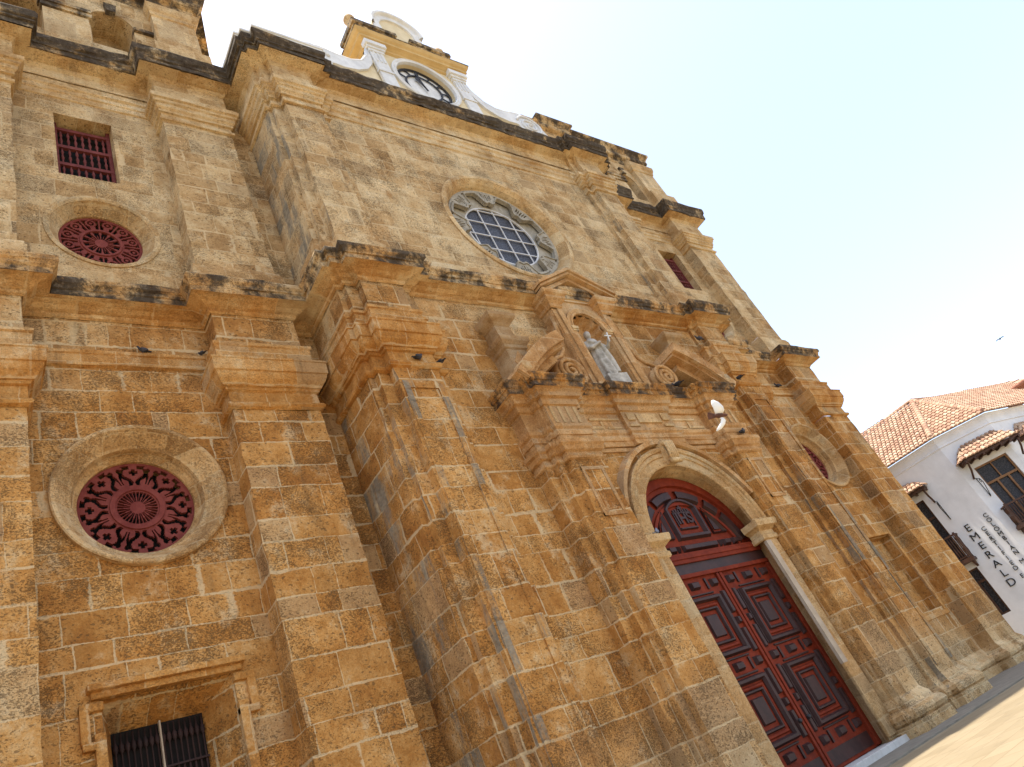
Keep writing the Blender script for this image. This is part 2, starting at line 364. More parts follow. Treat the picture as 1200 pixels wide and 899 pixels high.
    def plate(s, fn, cx, cz, r0, r1, nr, nt, y0, y1, mi=0):  # pierced disc: fn(r, theta) true where solid
        idx = {}; vs = []
        def V(i, j, k):
            j %= nt; key = (i, j, k)
            if key not in idx:
                r = r0 + (r1 - r0) * i / nr; a = 2 * pi * j / nt
                idx[key] = len(vs); vs.append((cx + r * cos(a), y0 if k == 0 else y1, cz + r * sin(a)))
            return idx[key]
        solid = [[fn(r0 + (r1 - r0) * (i + .5) / nr, 2 * pi * (j + .5) / nt) for j in range(nt)] for i in range(nr)]
        fs = []
        for i in range(nr):
            for j in range(nt):
                if not solid[i][j]: continue
                fs.append((V(i, j, 0), V(i + 1, j, 0), V(i + 1, j + 1, 0), V(i, j + 1, 0)))
                for di, dj, a, b in ((-1, 0, (i, j), (i, j + 1)), (1, 0, (i + 1, j + 1), (i + 1, j)), (0, -1, (i + 1, j), (i, j)), (0, 1, (i, j + 1), (i + 1, j + 1))):
                    ii = i + di; jj = (j + dj) % nt
                    if 0 <= ii < nr and solid[ii][jj]: continue
                    fs.append((V(a[0], a[1], 0), V(b[0], b[1], 0), V(b[0], b[1], 1), V(a[0], a[1], 1)))
        return s.add(vs, fs, mi)
    def build(s, name, mats, parent=None, bevel=0.0, label=None):
        me = bpy.data.meshes.new(name); me.from_pydata(s.v, [], s.f)
        for m in (mats if isinstance(mats, list) else [mats]): me.materials.append(M[m] if isinstance(m, str) else m)
        me.polygons.foreach_set('material_index', s.m); me.polygons.foreach_set('use_smooth', s.sm)
        bm = bmesh.new(); bm.from_mesh(me); bmesh.ops.recalc_face_normals(bm, faces=bm.faces); bm.to_mesh(me); bm.free()
        o = bpy.data.objects.new(name, me); COL.objects.link(o)
        if parent is not None: o.parent = parent; o.matrix_parent_inverse = Matrix.Translation(-parent_world(parent))
        if bevel:
            b = o.modifiers.new('bevel', 'BEVEL'); b.width = bevel; b.segments = 2; b.limit_method = 'ANGLE'; b.angle_limit = radians(35)
        if label: o['label'] = label
        return o

def parent_world(p):
    if p is None: return Vector((0, 0, 0))
    return parent_world(p.parent) + p.matrix_parent_inverse.translation + p.location
def thing(name, label, cat, loc=(0, 0, 0), group=None):
    o = bpy.data.objects.new(name, None); COL.objects.link(o); o.location = loc; o.empty_display_size = 0.3
    o['label'] = label; o['category'] = cat
    if group: o['group'] = group
    return o
def tag(o, label, cat, group=None):
    o['label'] = label; o['category'] = cat
    if group: o['group'] = group
    return o
def text_mesh(name, body, size, mat, matrix, parent, depth=0.02, offset=0.0):
    cu = bpy.data.curves.new(name, 'FONT'); cu.body = body; cu.size = size; cu.extrude = depth; cu.align_x = 'CENTER'; cu.align_y = 'CENTER'; cu.offset = offset
    tmp = bpy.data.objects.new('tmp', cu); COL.objects.link(tmp)
    bpy.context.view_layer.update()
    me = bpy.data.meshes.new_from_object(tmp.evaluated_get(bpy.context.evaluated_depsgraph_get()))
    bpy.data.objects.remove(tmp); me.name = name; me.transform(matrix); me.materials.clear(); me.materials.append(M[mat])
    o = bpy.data.objects.new(name, me); COL.objects.link(o)
    if parent is not None: o.parent = parent; o.matrix_parent_inverse = Matrix.Translation(-parent_world(parent))
    return o

def wall_with_holes(name, x0, x1, z0, z1, y, holes, depth, mat, parent, res=1.2):
    """front face with real openings and their reveals"""
    bm = bmesh.new()
    def loop(pts):
        vs = [bm.verts.new((p[0], y, p[1])) for p in pts]
        return [bm.edges.new((vs[i], vs[(i + 1) % len(vs)])) for i in range(len(vs))], vs
    es, _ = loop([(x0, z0), (x1, z0), (x1, z1), (x0, z1)]); hv = []
    for h in holes:
        e, v = loop(h); es += e; hv.append(v)
    bmesh.ops.triangle_fill(bm, use_beauty=True, use_dissolve=False, edges=es)
    for v in hv:
        bk = [bm.verts.new((q.co.x, y + depth, q.co.z)) for q in v]
        for i in range(len(v)): bm.faces.new((v[i], v[(i + 1) % len(v)], bk[(i + 1) % len(v)], bk[i]))
    bmesh.ops.recalc_face_normals(bm, faces=bm.faces)
    me = bpy.data.meshes.new(name); bm.to_mesh(me); bm.free(); me.materials.append(M[mat])
    o = bpy.data.objects.new(name, me); COL.objects.link(o); o.parent = parent; o.matrix_parent_inverse = Matrix.Translation(-parent_world(parent))
    return o
def circle(cx, cz, r, n=64): return [(cx + r * cos(2 * pi * i / n), cz + r * sin(2 * pi * i / n)) for i in range(n)]
def rect(x0, x1, z0, z1): return [(x0, z0), (x1, z0), (x1, z1), (x0, z1)]
def arch_loop(cx, r, zb, zs, n=32): return [(cx + r, zb)] + [(cx + r * cos(pi * i / n), zs + r * sin(pi * i / n)) for i in range(n + 1)] + [(cx - r, zb)]

# ------------------------------------------------------------------ ground
b = MB(); b.add([(-3000, -3000, 0), (3000, -3000, 0), (3000, 3000, 0), (-3000, 3000, 0)], [(0, 1, 2, 3)])
o = b.build('plaza', 'paving'); o['kind'] = 'structure'
b = MB(); b.box(-30, 48, 10.75, 16.0, -0.05, 0.04)  # slab extended over the shaded strip, shade carried by its grey colour
o = b.build('pavement', 'shade_grey_paving'); o['kind'] = 'structure'

# ------------------------------------------------------------------ the church
AX = 18.1
def mx(x): return 2 * AX - x
def mplan(pl): return [(mx(x), y) for x, y in reversed(pl)]
SIDE, P2, F1, F2, F3, CW = 15.1, 14.45, 13.05, 12.85, 12.57, 12.95
UP = 0.28                      # set-back of the upper storey
church = thing('church', 'ochre coral stone baroque church with carved portal, red door, rose window and yellow clock gable', 'church', (AX, 13, 0))

MAIN = [(9.03, SIDE), (9.03, F1), (9.2, F1), (9.2, F2), (9.55, F2), (9.55, F3), (10.95, F3), (10.95, F2 - 0.03), (11.28, F2 - 0.03), (11.28, CW)]
PIL1 = [(-0.75, SIDE), (-0.75, P2), (1.62, P2), (1.62, SIDE)]
PIL2 = [(5.89, SIDE), (5.89, P2), (8.19, P2), (8.19, SIDE)]
END = [(mx(-0.75), 40.0)]
base = [(0.34, 0.0), (0.34, 0.34), (0.28, 0.36), (0.34, 0.42), (0.36, 0.52), (0.33, 0.62), (0.24, 0.70), (0.16, 0.74), (0.13, 0.86), (0.05, 0.98), (0.0, 1.05)]
lowcap = [(0.0, 12.82), (0.10, 12.86), (0.13, 12.92), (0.10, 13.0), (0.03, 13.03), (0.02, 13.38), (0.09, 13.40), (0.11, 13.47), (0.15, 13.48), (0.19, 13.54), (0.27, 13.64), (0.32, 13.76), (0.33, 13.83),
          (0.37, 13.85), (0.37, 14.20), (0.40, 14.22), (0.40, 14.27), (0.14, 14.30), (0.14, 14.84), (0.18, 14.88), (0.19, 14.96), (0.0, 15.0)]
upcap = [(0.0, 25.50), (0.085, 25.52), (0.10, 25.58), (0.085, 25.66), (0.02, 25.68), (0.02, 25.92), (0.10, 25.94), (0.11, 26.04), (0.18, 26.12), (0.19, 26.28), (0.25, 26.32), (0.27, 26.42), (0.34, 26.46), (0.35, 26.66), (0.07, 26.70), (0.07, 27.40), (0.05, 27.48)]
upbase = [(0.16, 16.9), (0.16, 18.12), (0.13, 18.16), (0.12, 18.28), (0.03, 18.34), (0.0, 18.36)]
def up(pl, d=UP): return [(x, y + d) for x, y in pl]

def shift_end(pl, e=0.06):
    q = list(pl)
    q[0] = (q[0][0], q[0][1] + e); q[-1] = (q[-1][0], q[-1][1] + e); return q
ZF = 16.2
for side in (0, 1):
    f = mplan if side else (lambda q: q)
    for pl, mat in ((PIL1, 'stone'), (PIL2, 'stone'), (MAIN, 'stone_side')):
        low = MB().sweep(shift_end(f(pl)), base + [(0, 12.82)], wear=0.012).build('pilaster', mat, church)
        c = MB().sweep(shift_end(f(pl)), lowcap, wear=0.007).build('capital', 'trim', low)
        fr = MB().sweep(shift_end(f(pl)), [(0.0, 15.0), (0.0, ZF), (0.05, ZF + 0.05)], wear=0.010).build('frieze_block', 'stone', low)
        top = MB().sweep(shift_end(f(up(pl))), [(0.0, 18.36), (0.0, 25.52)], wear=0.014).build('pilaster', mat, church)
        MB().sweep(shift_end(f(up(pl))), upbase, wear=0.010).build('pedestal_course', 'trim_pale', top)
        MB().sweep(shift_end(f(up(pl))), [q for q in upcap[:-1]] + [(0.045, 27.5)], wear=0.005).build('capital', 'trim_pale', top)
    # sunken panel lines on the main pilaster: slim raised fillets
# raised border strips on the main pilaster fronts
for side in (0, 1):
    g = (lambda x: mx(x)) if side else (lambda x: x)
    b = MB()
    for xa, xb in ((9.62, 9.80), (10.68, 10.88)):
        x0, x1 = sorted((g(xa), g(xb))); b.box(x0, x1, F3 - 0.045, F3 + 0.05, 1.3, 12.35)
    x0, x1 = sorted((g(9.80), g(10.68))); b.box(x0, x1, F3 - 0.044, F3 + 0.05, 12.12, 12.36)
    b.build('pilaster_border', 'border', church)

# walls -------------------------------------------------------------
OC = 3.78; OZ = 10.96; UZ = 20.03
for side in (0, 1):
    g = (lambda x: mx(x)) if side else (lambda x: x)
    go = (lambda x: mx(x) + 0.42) if side else (lambda x: x)
    def R(a, b_, z0, z1): x0, x1 = sorted((go(a), go(b_))); return rect(x0, x1, z0, z1)
    xs = sorted((g(1.4), g(6.1)))
    wl_ = wall_with_holes('lower_wall', xs[0], xs[1], 0, ZF, SIDE, [circle(go(OC), OZ, 1.70), R(2.61, 4.95, 3.1, 6.62)], 0.30, 'stone', church)
    wu = wall_with_holes('upper_wall', xs[0], xs[1], 16.7, 28.2, SIDE + UP, [circle(go(OC), UZ, 1.34), R(2.78, 4.42, 22.42, 25.5)], 0.75, 'stone', church)
    xs = sorted((g(8.1), g(9.1)))
    MB().add([(xs[0], SIDE, 0), (xs[1], SIDE, 0), (xs[1], SIDE, 28), (xs[0], SIDE, 28)], [(0, 1, 2, 3)]).build('wall_strip', 'stone', church)
    # base course and string courses along the side bay
    for xa, xb in ((1.62, 5.89), (8.19, 9.03)):
        x0, x1 = sorted((g(xa), g(xb))); pl = [(x0, SIDE), (x1, SIDE)]
        MB().sweep(pl, base, wear=0.008).build('base_course', 'trim', church)
        MB().sweep(pl, [(0.0, 14.55), (0.10, 14.58), (0.10, 14.90), (0.14, 14.92), (0.15, 15.0), (0.0, 15.04)], wear=0.008).build('string_course', 'trim', church)
        pl = up(pl)
        MB().sweep(pl, upbase, wear=0.010).build('string_course', 'trim_pale', church)
        MB().sweep(pl, [(0.0, 26.35), (0.05, 26.38), (0.05, 26.62), (0.10, 26.66), (0.10, 26.84), (0.16, 26.9), (0.16, 27.0), (0.02, 27.05), (0.02, 27.5)], wear=0.008).build('string_course', 'trim_pale', church)

# central walls
AR, AZ_ = 2.32, 6.88            # portal arch radius and springing
PW = 12.5                       # portal wall plane
b = MB()
cl = wall_with_holes('central_wall', 11.1, mx(11.1), 0, 17.2, CW, [rect(13.6, mx(13.6), 0.0, 11.8), rect(17.2, 19.0, 12.2, 16.0)], 0.05, 'stone', church)
CU_ = 13.27
RZ = 21.5
cu = wall_with_holes('central_wall', 11.1, mx(11.1), 16.7, 28.3, CU_, [circle(AX, RZ, 2.98, 96)], 0.12, 'stone', church)
MB().sweep([(11.28, CU_), (mx(11.28), CU_)], upbase, wear=0.010).build('string_course', 'trim_pale', church)
MB().sweep([(11.28, CU_), (mx(11.28), CU_)], [(0.0, 26.2), (0.05, 26.23), (0.05, 26.55), (0.10, 26.6), (0.10, 26.84), (0.17, 26.92), (0.17, 27.05), (0.02, 27.1), (0.02, 27.5)], wear=0.008).build('string_course', 'trim_pale', church)

GYC = 13.3
# full-width cornices that break forward over every pilaster
def full(d=0.0, ext=0.0):
    L = [(-9.0, SIDE + d)] + [(x, y + d) for x, y in PIL1] + [(x, y + d) for x, y in PIL2] + [(x, y + d) for x, y in MAIN[:-1]] + [(11.28, CU_ if d else CW)]
    L[-2] = (11.28, MAIN[-2][1] + d)
    Rr = [(mx(x), y) for x, y in reversed(L[:-1])]
    L = L + [(mx(L[-1][0]), L[-1][1])] + Rr[:-2] + [(Rr[-2][0], 45.0)]
    return L
mid_under = [(0.02, 16.12), (0.08, 16.16), (0.10, 16.24), (0.20, 16.27), (0.30, 16.34), (0.42, 16.37), (0.58, 16.39)]
mid_face = [(0.58, 16.39), (0.58, 16.58), (0.62, 16.60), (0.64, 16.68), (0.70, 16.76), (0.72, 16.86), (0.70, 16.92)]
mid_top = [(0.70, 16.92), (0.30, 16.97), (0.0, 16.98), (-0.4, 16.98)]
MB().sweep(full(), mid_under, wear=0.007).build('cornice_soffit', 'trim', church)
midc = MB().sweep(full(), mid_face + mid_top[1:], wear=0.016).build('cornice', 'sooty', church)
top_under = [(0.065, 27.4), (0.065, 27.85), (0.12, 27.92), (0.16, 28.02), (0.34, 28.06), (0.56, 28.1)]
top_face = [(0.56, 28.1), (0.60, 28.12), (0.60, 28.36), (0.64, 28.38), (0.64, 28.52), (0.70, 28.62), (0.74, 28.82), (0.72, 28.94), (0.2, 28.98), (-0.9, 29.0)]
MB().sweep(full(UP), top_under, wear=0.008).build('cornice_soffit', 'trim_pale', church)
MB().sweep(full(UP), top_face, wear=0.026).build('cornice', 'black', church)
# white coping over the central bay
cop = up(MAIN[:6]) + [(10.95, F3 + UP), (10.95, GYC)]
cop = [(9.03, SIDE + 0.5)] + cop[1:]
MB().sweep(cop, [(0.66, 28.93), (0.66, 29.08), (0.71, 29.10), (0.71, 29.22), (0.3, 29.24), (-0.6, 29.25)]).build('coping', 'white', church)
# body behind
b = MB(); b.box(-8.9, mx(-0.7), 16.25, 60, 0, 28.9); b.box(9.5, mx(9.5), 13.9, 17, 12.5, 16.5); b.box(9.5, mx(9.5), 14.2, 17, 16.6, 28.9)
b.build('nave_body', 'stone', church)
# the wall that carries on beyond the left pilaster
MB().add([(-9, SIDE, 0), (-0.7, SIDE, 0), (-0.7, SIDE, 28.2), (-9, SIDE, 28.2)], [(0, 1, 2, 3)]).build('flank_wall', 'stone', church)

# round windows of the side bays -------------------------------------
def grille_low(r, a):
    R = 1.20; q = r / R; d = math.degrees(a) % 45.0; d = min(d, 45 - d)   # d: 0 at star, 22.5 at figure
    if q > 0.975: return True
    if q < 0.13: return True
    if q < 0.36:
        k = math.degrees(a) % 22.5; k = min(k, 22.5 - k)
        dd = math.degrees(a) % 11.25; dd = min(dd, 11.25 - dd)
        return dd < 1.5 or (k < 3.6 and q < 0.24)
    if q < 0.475: return True
    # star (quatrefoil) at d = 0
    lx = (q - 0.80); ly = q * sin(radians(d))
    if lx * lx + ly * ly < 0.0058 and (abs(lx) < 0.026 or abs(ly) < 0.026 or abs(lx) + abs(ly) < 0.066): return False
    e = 22.5 - d; ly = q * sin(radians(e))
    if (q - 0.865) ** 2 + (ly - 0.080) ** 2 < 0.0024: return False        # eyes
    if 0.53 < q < 0.74 and 0.016 < ly < 0.020 + 0.16 * (q - 0.50): return False
    w = 0.150 + 0.050 * sin((q - 0.50) * 17) - 0.06 * (0.72 - q)
    if 0.51 < q < 0.90 and w - 0.085 * (1 - abs(q - 0.70) * 2.2) < ly < w + 0.020: return False
    if 0.88 < q < 0.965 and ly > 0.155 and d > 5.0: return False
    return True
def grille_up(r, a):
    R = 1.08; q = r / R; d = math.degrees(a) % 30.0; d = min(d, 30 - d)
    if q > 0.96 or q < 0.15: return True
    if q < 0.45:
        return d < 3.2 + 2.0 * (1 if q > 0.36 else 0) or (d > 13 and q < 0.3)
    if q < 0.53: return True
    e = 15 - d; ly = q * sin(radians(e)); lx = q - 0.80
    rr = sqrt(lx * lx + ly * ly)
    if 0.035 < rr < 0.085: return False
    if rr > 0.135 and d > 1.8 and q < 0.93 and q > 0.56 and not (ly < 0.06 and q < 0.70): return False
    return True
for side in (0, 1):
    g = (lambda x: mx(x) + 0.42) if side else (lambda x: x)
    cx = g(OC)
    w = MB().ring(cx, OZ, [(1.80, 15.12), (1.80, 14.99), (1.77, 14.965), (1.70, 14.965), (1.665, 15.0), (1.42, 15.30), (1.36, 15.34), (1.32, 15.52), (1.21, 15.66), (1.20, 16.1)], n=96, smooth=False).build('round_window', 'arch_pale', church)
    MB().plate(grille_low, cx, OZ, 0.002, 1.205, 46, 320, 15.72, 15.80).build('grille', 'red_grille', w)
    MB().ring(cx, OZ, [(0.575, 15.72), (0.565, 15.68), (0.46, 15.68), (0.45, 15.72)], n=64).build('grille_ring', 'red_grille', w)
    MB().disc(cx, OZ, 1.25, 16.08).build('dark_backing', 'interior_shade', w)  # black sheet painted as the darkness inside
    w = MB().ring(cx, UZ, [(1.50, 15.40), (1.50, 15.345), (1.42, 15.34), (1.36, 15.37), (1.12, 15.74), (1.09, 15.78), (1.09, 16.14)], n=96).build('round_window', 'arch_pale', church)
    MB().plate(grille_up, cx, UZ, 0.002, 1.095, 40, 240, 15.84, 15.90).build('grille', 'red_grille', w)
    MB().ring(cx, UZ, [(0.56, 15.84), (0.55, 15.80), (0.49, 15.80), (0.48, 15.84)], n=64).build('grille_ring', 'red_grille', w)
    MB().disc(cx, UZ, 1.12, 16.12).build('dark_backing', 'interior_shade', w)
    # balustered window of the upper storey
    x0, x1 = sorted((g(2.78), g(4.42)))
    yb = 15.72
    f = MB(); f.box(x0 + 0.01, x0 + 0.12, yb, yb + 0.12, 22.42, 25.5); f.box(x1 - 0.12, x1 - 0.01, yb, yb + 0.12, 22.42, 25.5)
    for z in (22.45, 23.33, 24.22, 25.12): f.box(x0 + 0.02, x1 - 0.02, yb - 0.01, yb + 0.11, z, z + 0.13)
    w = f.build('barred_window', 'red_bars', church)
    MB().add([(x0, yb + 0.30, 22.3), (x1, yb + 0.30, 22.3), (x1, yb + 0.30, 25.6), (x0, yb + 0.30, 25.6)], [(0, 1, 2, 3)]).build('dark_backing', 'interior_shade', w)
    pr = [(0.030, 0.0), (0.030, 0.08), (0.022, 0.10), (0.036, 0.20), (0.052, 0.30), (0.034, 0.40), (0.020, 0.44), (0.034, 0.50), (0.050, 0.58), (0.034, 0.68), (0.024, 0.70), (0.030, 0.76)]
    first = None
    for k in range(7):
        xx = x0 + 0.12 + (x1 - x0 - 0.24) * (k + 0.5) / 7
        for z in (22.57, 23.45, 24.34):
            if first is None: first = MB().lathe((0, 0, 0), pr, 8).build('baluster', 'red_bars', w); q = first
            else: q = first.copy(); COL.objects.link(q); q.parent = w; q.matrix_parent_inverse = first.matrix_parent_inverse
            q.location = (xx, yb + 0.055, z)
    # eared lower window
    xa, xb = 2.61, 4.95
    def bx(mb, a, c, *r): a, c = sorted((g(a), g(c))); mb.box(a, c, *r)
    f = MB()
    q_ = 14.98 if side == 0 else 15.07
    bx(f, 2.45, 2.63, q_, 15.16, 2.9, 6.62 if side else 6.0); bx(f, 4.93, 5.12, q_, 15.16, 2.9, 6.62 if side else 6.0)
    if side == 0:
        for s_, a, c in ((0, 2.24, 2.40), (1, 5.17, 5.34)): bx(f, a, c, 14.99, 15.16, 5.86, 6.52)
        bx(f, 2.24, 2.63, 14.985, 15.16, 6.40, 6.55); bx(f, 4.93, 5.34, 14.985, 15.16, 6.40, 6.55)
        bx(f, 2.26, 2.63, 14.987, 15.16, 5.74, 5.88); bx(f, 4.93, 5.32, 14.987, 15.16, 5.74, 5.88)
    bx(f, 2.44, 5.12, q_ + 0.01, 15.16, 6.61, 6.74)
    if side == 0: bx(f, 2.38, 5.18, 14.88, 15.16, 6.735, 6.86)
    bx(f, 2.36, 5.20, 14.86 if side == 0 else 15.06, 15.16, 2.75, 2.95)
    w = f.build('eared_window', 'trim', church, bevel=0.015)
    # splayed reveal
    yi = 15.95; i0, i1, it, ib = (2.86, 4.50, 6.22, 3.15) if side == 0 else (2.66, 4.88, 6.52, 3.15)
    rv = MB()
    A = [(g(xa), 15.16, 3.1), (g(xb), 15.16, 3.1), (g(xb), 15.16, 6.61), (g(xa), 15.16, 6.61)]
    B = [(g(i0), yi, ib), (g(i1), yi, ib), (g(i1), yi, it), (g(i0), yi, it)]
    rv.add(A + B, [(i, (i + 1) % 4, 4 + (i + 1) % 4, 4 + i) for i in range(4)])
    rv.build('splayed_reveal', 'stone', w)
    if side == 0:
        f = MB(); zz_ = yi - 0.10
        for z in (3.2, 4.35, 5.35): bx(f, i0, i1, zz_, zz_ + 0.05, z, z + 0.035)
        bx(f, 3.67, 3.69, zz_ - 0.01, zz_ + 0.03, 3.15, 6.2)
        gw = f.build('window_grille', 'brown_bars', w)
        f = MB(); bx(f, 3.665, 3.695, zz_ - 0.06, zz_ + 0.04, ib, it); f.build('mullion', 'limewash', w)
        MB().add([(g(i0), yi, ib), (g(i1), yi, ib), (g(i1), yi, it), (g(i0), yi, it)], [(0, 1, 2, 3)]).build('dark_backing', 'interior_shade', w)
        pr = [(0.017, 0), (0.017, 0.9), (0.026, 1.0), (0.017, 1.1), (0.017, 2.0), (0.026, 2.1), (0.017, 2.2), (0.017, 2.66), (0.048, 2.72), (0.048, 2.80), (0.017, 2.86), (0.017, 3.02)]
        first = None
        for k in range(16):
            xx = i0 + 0.05 + (i1 - i0 - 0.10) * k / 15
            if first is None: first = MB().lathe((0, 0, 0), pr, 8).build('window_bar', 'brown_bars', w); q = first
            else: q = first.copy(); COL.objects.link(q); q.parent = w; q.matrix_parent_inverse = first.matrix_parent_inverse
            q.location = (xx, yi - 0.06, ib)
    else:
        MB().add([(g(i0) + 0, yi - 0.35, ib - .2), (g(i1), yi - 0.35, ib - .2), (g(i1), yi - 0.35, it + .2), (g(i0), yi - 0.35, it + .2)], [(0, 1, 2, 3)]).build('stone_blocking', 'stone', w)

# rose window --------------------------------------------------------
yr = CU_
rose = MB().ring(AX, RZ, [(3.08, yr + 0.02), (3.08, yr - 0.05), (3.0, yr - 0.08), (2.88, yr - 0.06), (2.84, yr - 0.02), (2.72, yr + 0.10), (2.64, yr + 0.24), (2.62, yr + 0.34), (2.58, yr + 0.36), (2.56, yr + 0.8)], n=112).build('rose_window', 'trim_pale', church)
def rose_edge(c):
    q = min(1.0, max(0.0, (c - 0.30) / 0.42)); q = q * q * (3 - 2 * q)
    return 2.38 - 0.60 * q + 0.07 * max(0.0, (c - 0.75) / 0.25) ** 2
def tracery(r, a):
    k = math.degrees(a) % 45.0 / 45.0         # 8 bays
    if r > 2.50: return True
    c = abs(k - 0.5) * 2                       # 0 at bay centre, 1 at cusp
    edge = rose_edge(c)           # inner outline: deep scallops running in to cusps
    if r < edge: return False
    for c0, ra, rb in ((0.985, 1.99, 2.40), (0.86, 2.02, 2.42), (0.74, 2.14, 2.44)):
        if abs(c - c0) < 0.030 * (1.0 - 0.5 * abs(r - (ra + rb) / 2) / (rb - ra)) * 1.3 and ra < r < rb: return False
    if 0.30 < c < 0.5 and abs(r - 2.44) < 0.028: return False
    return True
MB().plate(tracery, AX, RZ, 1.60, 2.57, 40, 384, yr + 0.34, yr + 0.48).build('tracery', 'tracery', rose)
def lip(r, a):
    k = math.degrees(a) % 45.0 / 45.0; c = abs(k - 0.5) * 2; edge = rose_edge(c)
    return edge < r < edge + 0.085
MB().plate(lip, AX, RZ, 1.60, 2.57, 60, 384, yr + 0.29, yr + 0.36).build('tracery_rim', 'tracery', rose)
MB().ring(AX, RZ, [(1.72, yr + 0.70), (1.72, yr + 0.57), (1.78, yr + 0.55), (2.57, yr + 0.55)], n=96).build('recessed_band', 'tracery', rose)
MB().disc(AX, RZ, 1.74, yr + 0.66).build('glass', 'glass_blue', rose)
MB().ring(AX, RZ, [(1.74, yr + 0.62), (1.74, yr + 0.56), (1.68, yr + 0.56), (1.68, yr + 0.62)], n=80).build('glazing_ring', 'lead', rose)
b = MB()
for k in (-2, -1, 0, 1, 2):
    d = k * 0.82 + 0.2; h = sqrt(max(0, 1.70 ** 2 - d * d))
    b.box(AX + d - 0.022, AX + d + 0.022, yr + 0.58, yr + 0.62, RZ - h, RZ + h)
for k in (-2, -1, 0, 1, 2):
    d = k * 0.80 - 0.1; h = sqrt(max(0, 1.70 ** 2 - d * d))
    b.box(AX - h, AX + h, yr + 0.575, yr + 0.615, RZ + d - 0.022, RZ + d + 0.022)
b.build('glazing_bars', 'lead', rose)

# ------------------------------------------------------------------ portal
PX0, PX1 = 13.03, mx(13.03)
b = MB(); al = [(AX + AR, 0.0)] + [(AX + AR * cos(pi * i / 48), AZ_ + AR * sin(pi * i / 48)) for i in range(49)] + [(AX - AR, 0.0)]
b.add([(PX0, PW, 0), (AX - AR, PW, 0), (AX - AR, PW, AZ_), (AX - AR, PW, 11.3), (PX0, PW, 11.3)], [(0, 1, 2, 3, 4)])
b.add([(PX1, PW, 0), (PX1, PW, 11.3), (AX + AR, PW, 11.3), (AX + AR, PW, AZ_), (AX + AR, PW, 0)], [(0, 1, 2, 3, 4)])
for i in range(1, 49): (x0, z0), (x1, z1) = al[i], al[i + 1]; b.add([(x0, PW, z0), (x1, PW, z1), (x1, PW, 11.3), (x0, PW, 11.3)], [(0, 1, 2, 3)])
portal = b.build('portal', 'stone', church)
DY, DR, DZ = 13.0, 2.86, 6.24
def arc_pts(r, zs, zb, n=48): return [(AX + r, zb)] + [(AX + r * cos(pi * i / n), zs + r * sin(pi * i / n)) for i in range(n + 1)] + [(AX - r, zb)]
a = arc_pts(AR, AZ_, 0.0); c = arc_pts(DR, DZ, 0.0); n_ = len(a)
MB().add([(x, PW + .01, z) for x, z in a] + [(x, DY + 0.25, z) for x, z in c], [(i, i + 1, n_ + i + 1, n_ + i) for i in range(n_ - 1)]).build('door_reveal', 'arch_pale', portal)
# archivolt: mouldings, then the deep label moulding
yy = PW
MB().ring(AX, AZ_, [(2.32, yy + 0.02), (2.32, yy - 0.06), (2.36, yy - 0.08), (2.62, yy - 0.08), (2.64, yy - 0.12), (2.70, yy - 0.14), (2.78, yy - 0.12), (2.80, yy - 0.17), (2.90, yy - 0.20), (2.94, yy - 0.18), (2.95, yy - 0.02)], 0, pi, 72).build('archivolt', 'arch_pale', portal)
MB().ring(AX, AZ_ - 0.05, [(3.10, yy + 0.01), (3.12, yy - 0.22), (3.26, yy - 0.24), (3.30, yy - 0.10), (3.34, yy + 0.01)], radians(20), radians(160), 64).build('label_moulding', 'portal_trim', portal)
# jamb strips with a pale right strip
for s_ in (-1, 1):
    x0, x1 = sorted((AX + s_ * AR, AX + s_ * 2.93))
    b = MB(); b.box(x0, x1, yy - 0.08, yy + 0.02, 0.30, 6.42)
    b.build('jamb', 'arch_pale', portal, bevel=0.02)
    if s_ > 0:
        b = MB(); b.box(AX + AR - 0.012, AX + AR + 0.24, yy - 0.088, yy + 0.015, 2.35, 6.28); b.build('lime_washed_strip', 'limewash', portal)
    # impost
    pl = [(AX + s_ * 3.0, yy + 0.3), (AX + s_ * 3.0, yy - 0.08), (AX + s_ * (AR - 0.05), yy - 0.08), (AX + s_ * (AR - 0.05), yy + 0.35)]
    if s_ > 0: pl = [(AX + AR - 0.05, yy + 0.35), (AX + AR - 0.05, yy - 0.08), (AX + 3.0, yy - 0.08), (AX + 3.0, yy + 0.3)]
    MB().sweep(pl, [(0.0, 6.3), (0.04, 6.34), (0.04, 6.46), (0.0, 6.5), (0.0, 6.62), (0.08, 6.68), (0.18, 6.74), (0.20, 6.86), (0.20, 6.94), (0.0, 6.98), (-0.3, 6.98)]).build('impost', 'portal_pale', portal)
# spandrel frames
for s_ in (-1, 1):
    b = MB(); b.box(*sorted((AX + s_ * 1.0, AX + s_ * 3.03)), yy - 0.045, yy + 0.02, 9.80, 9.93); b.build('spandrel_frame', 'portal_trim', portal)
# keystone scroll
b = MB()
kp = [(-0.20, 9.22), (0.18, 9.22), (0.24, 9.92), (-0.27, 9.92)]
b.poly([(AX + x, z) for x, z in kp], yy - 0.31, yy + 0.02)
for k in range(5):
    x = AX - 0.19 + k * 0.088
    b.tube([(x, yy - 0.33, 9.90), (x, yy - 0.40, 9.78), (x, yy - 0.38, 9.5), (x, yy - 0.33, 9.28)], 0.042, 8)
for z in (9.24, 9.88): b.tube([(AX - 0.26, yy - 0.33, z), (AX + 0.24, yy - 0.33, z)], 0.085, 10)
b.build('keystone', 'portal_pale', portal)
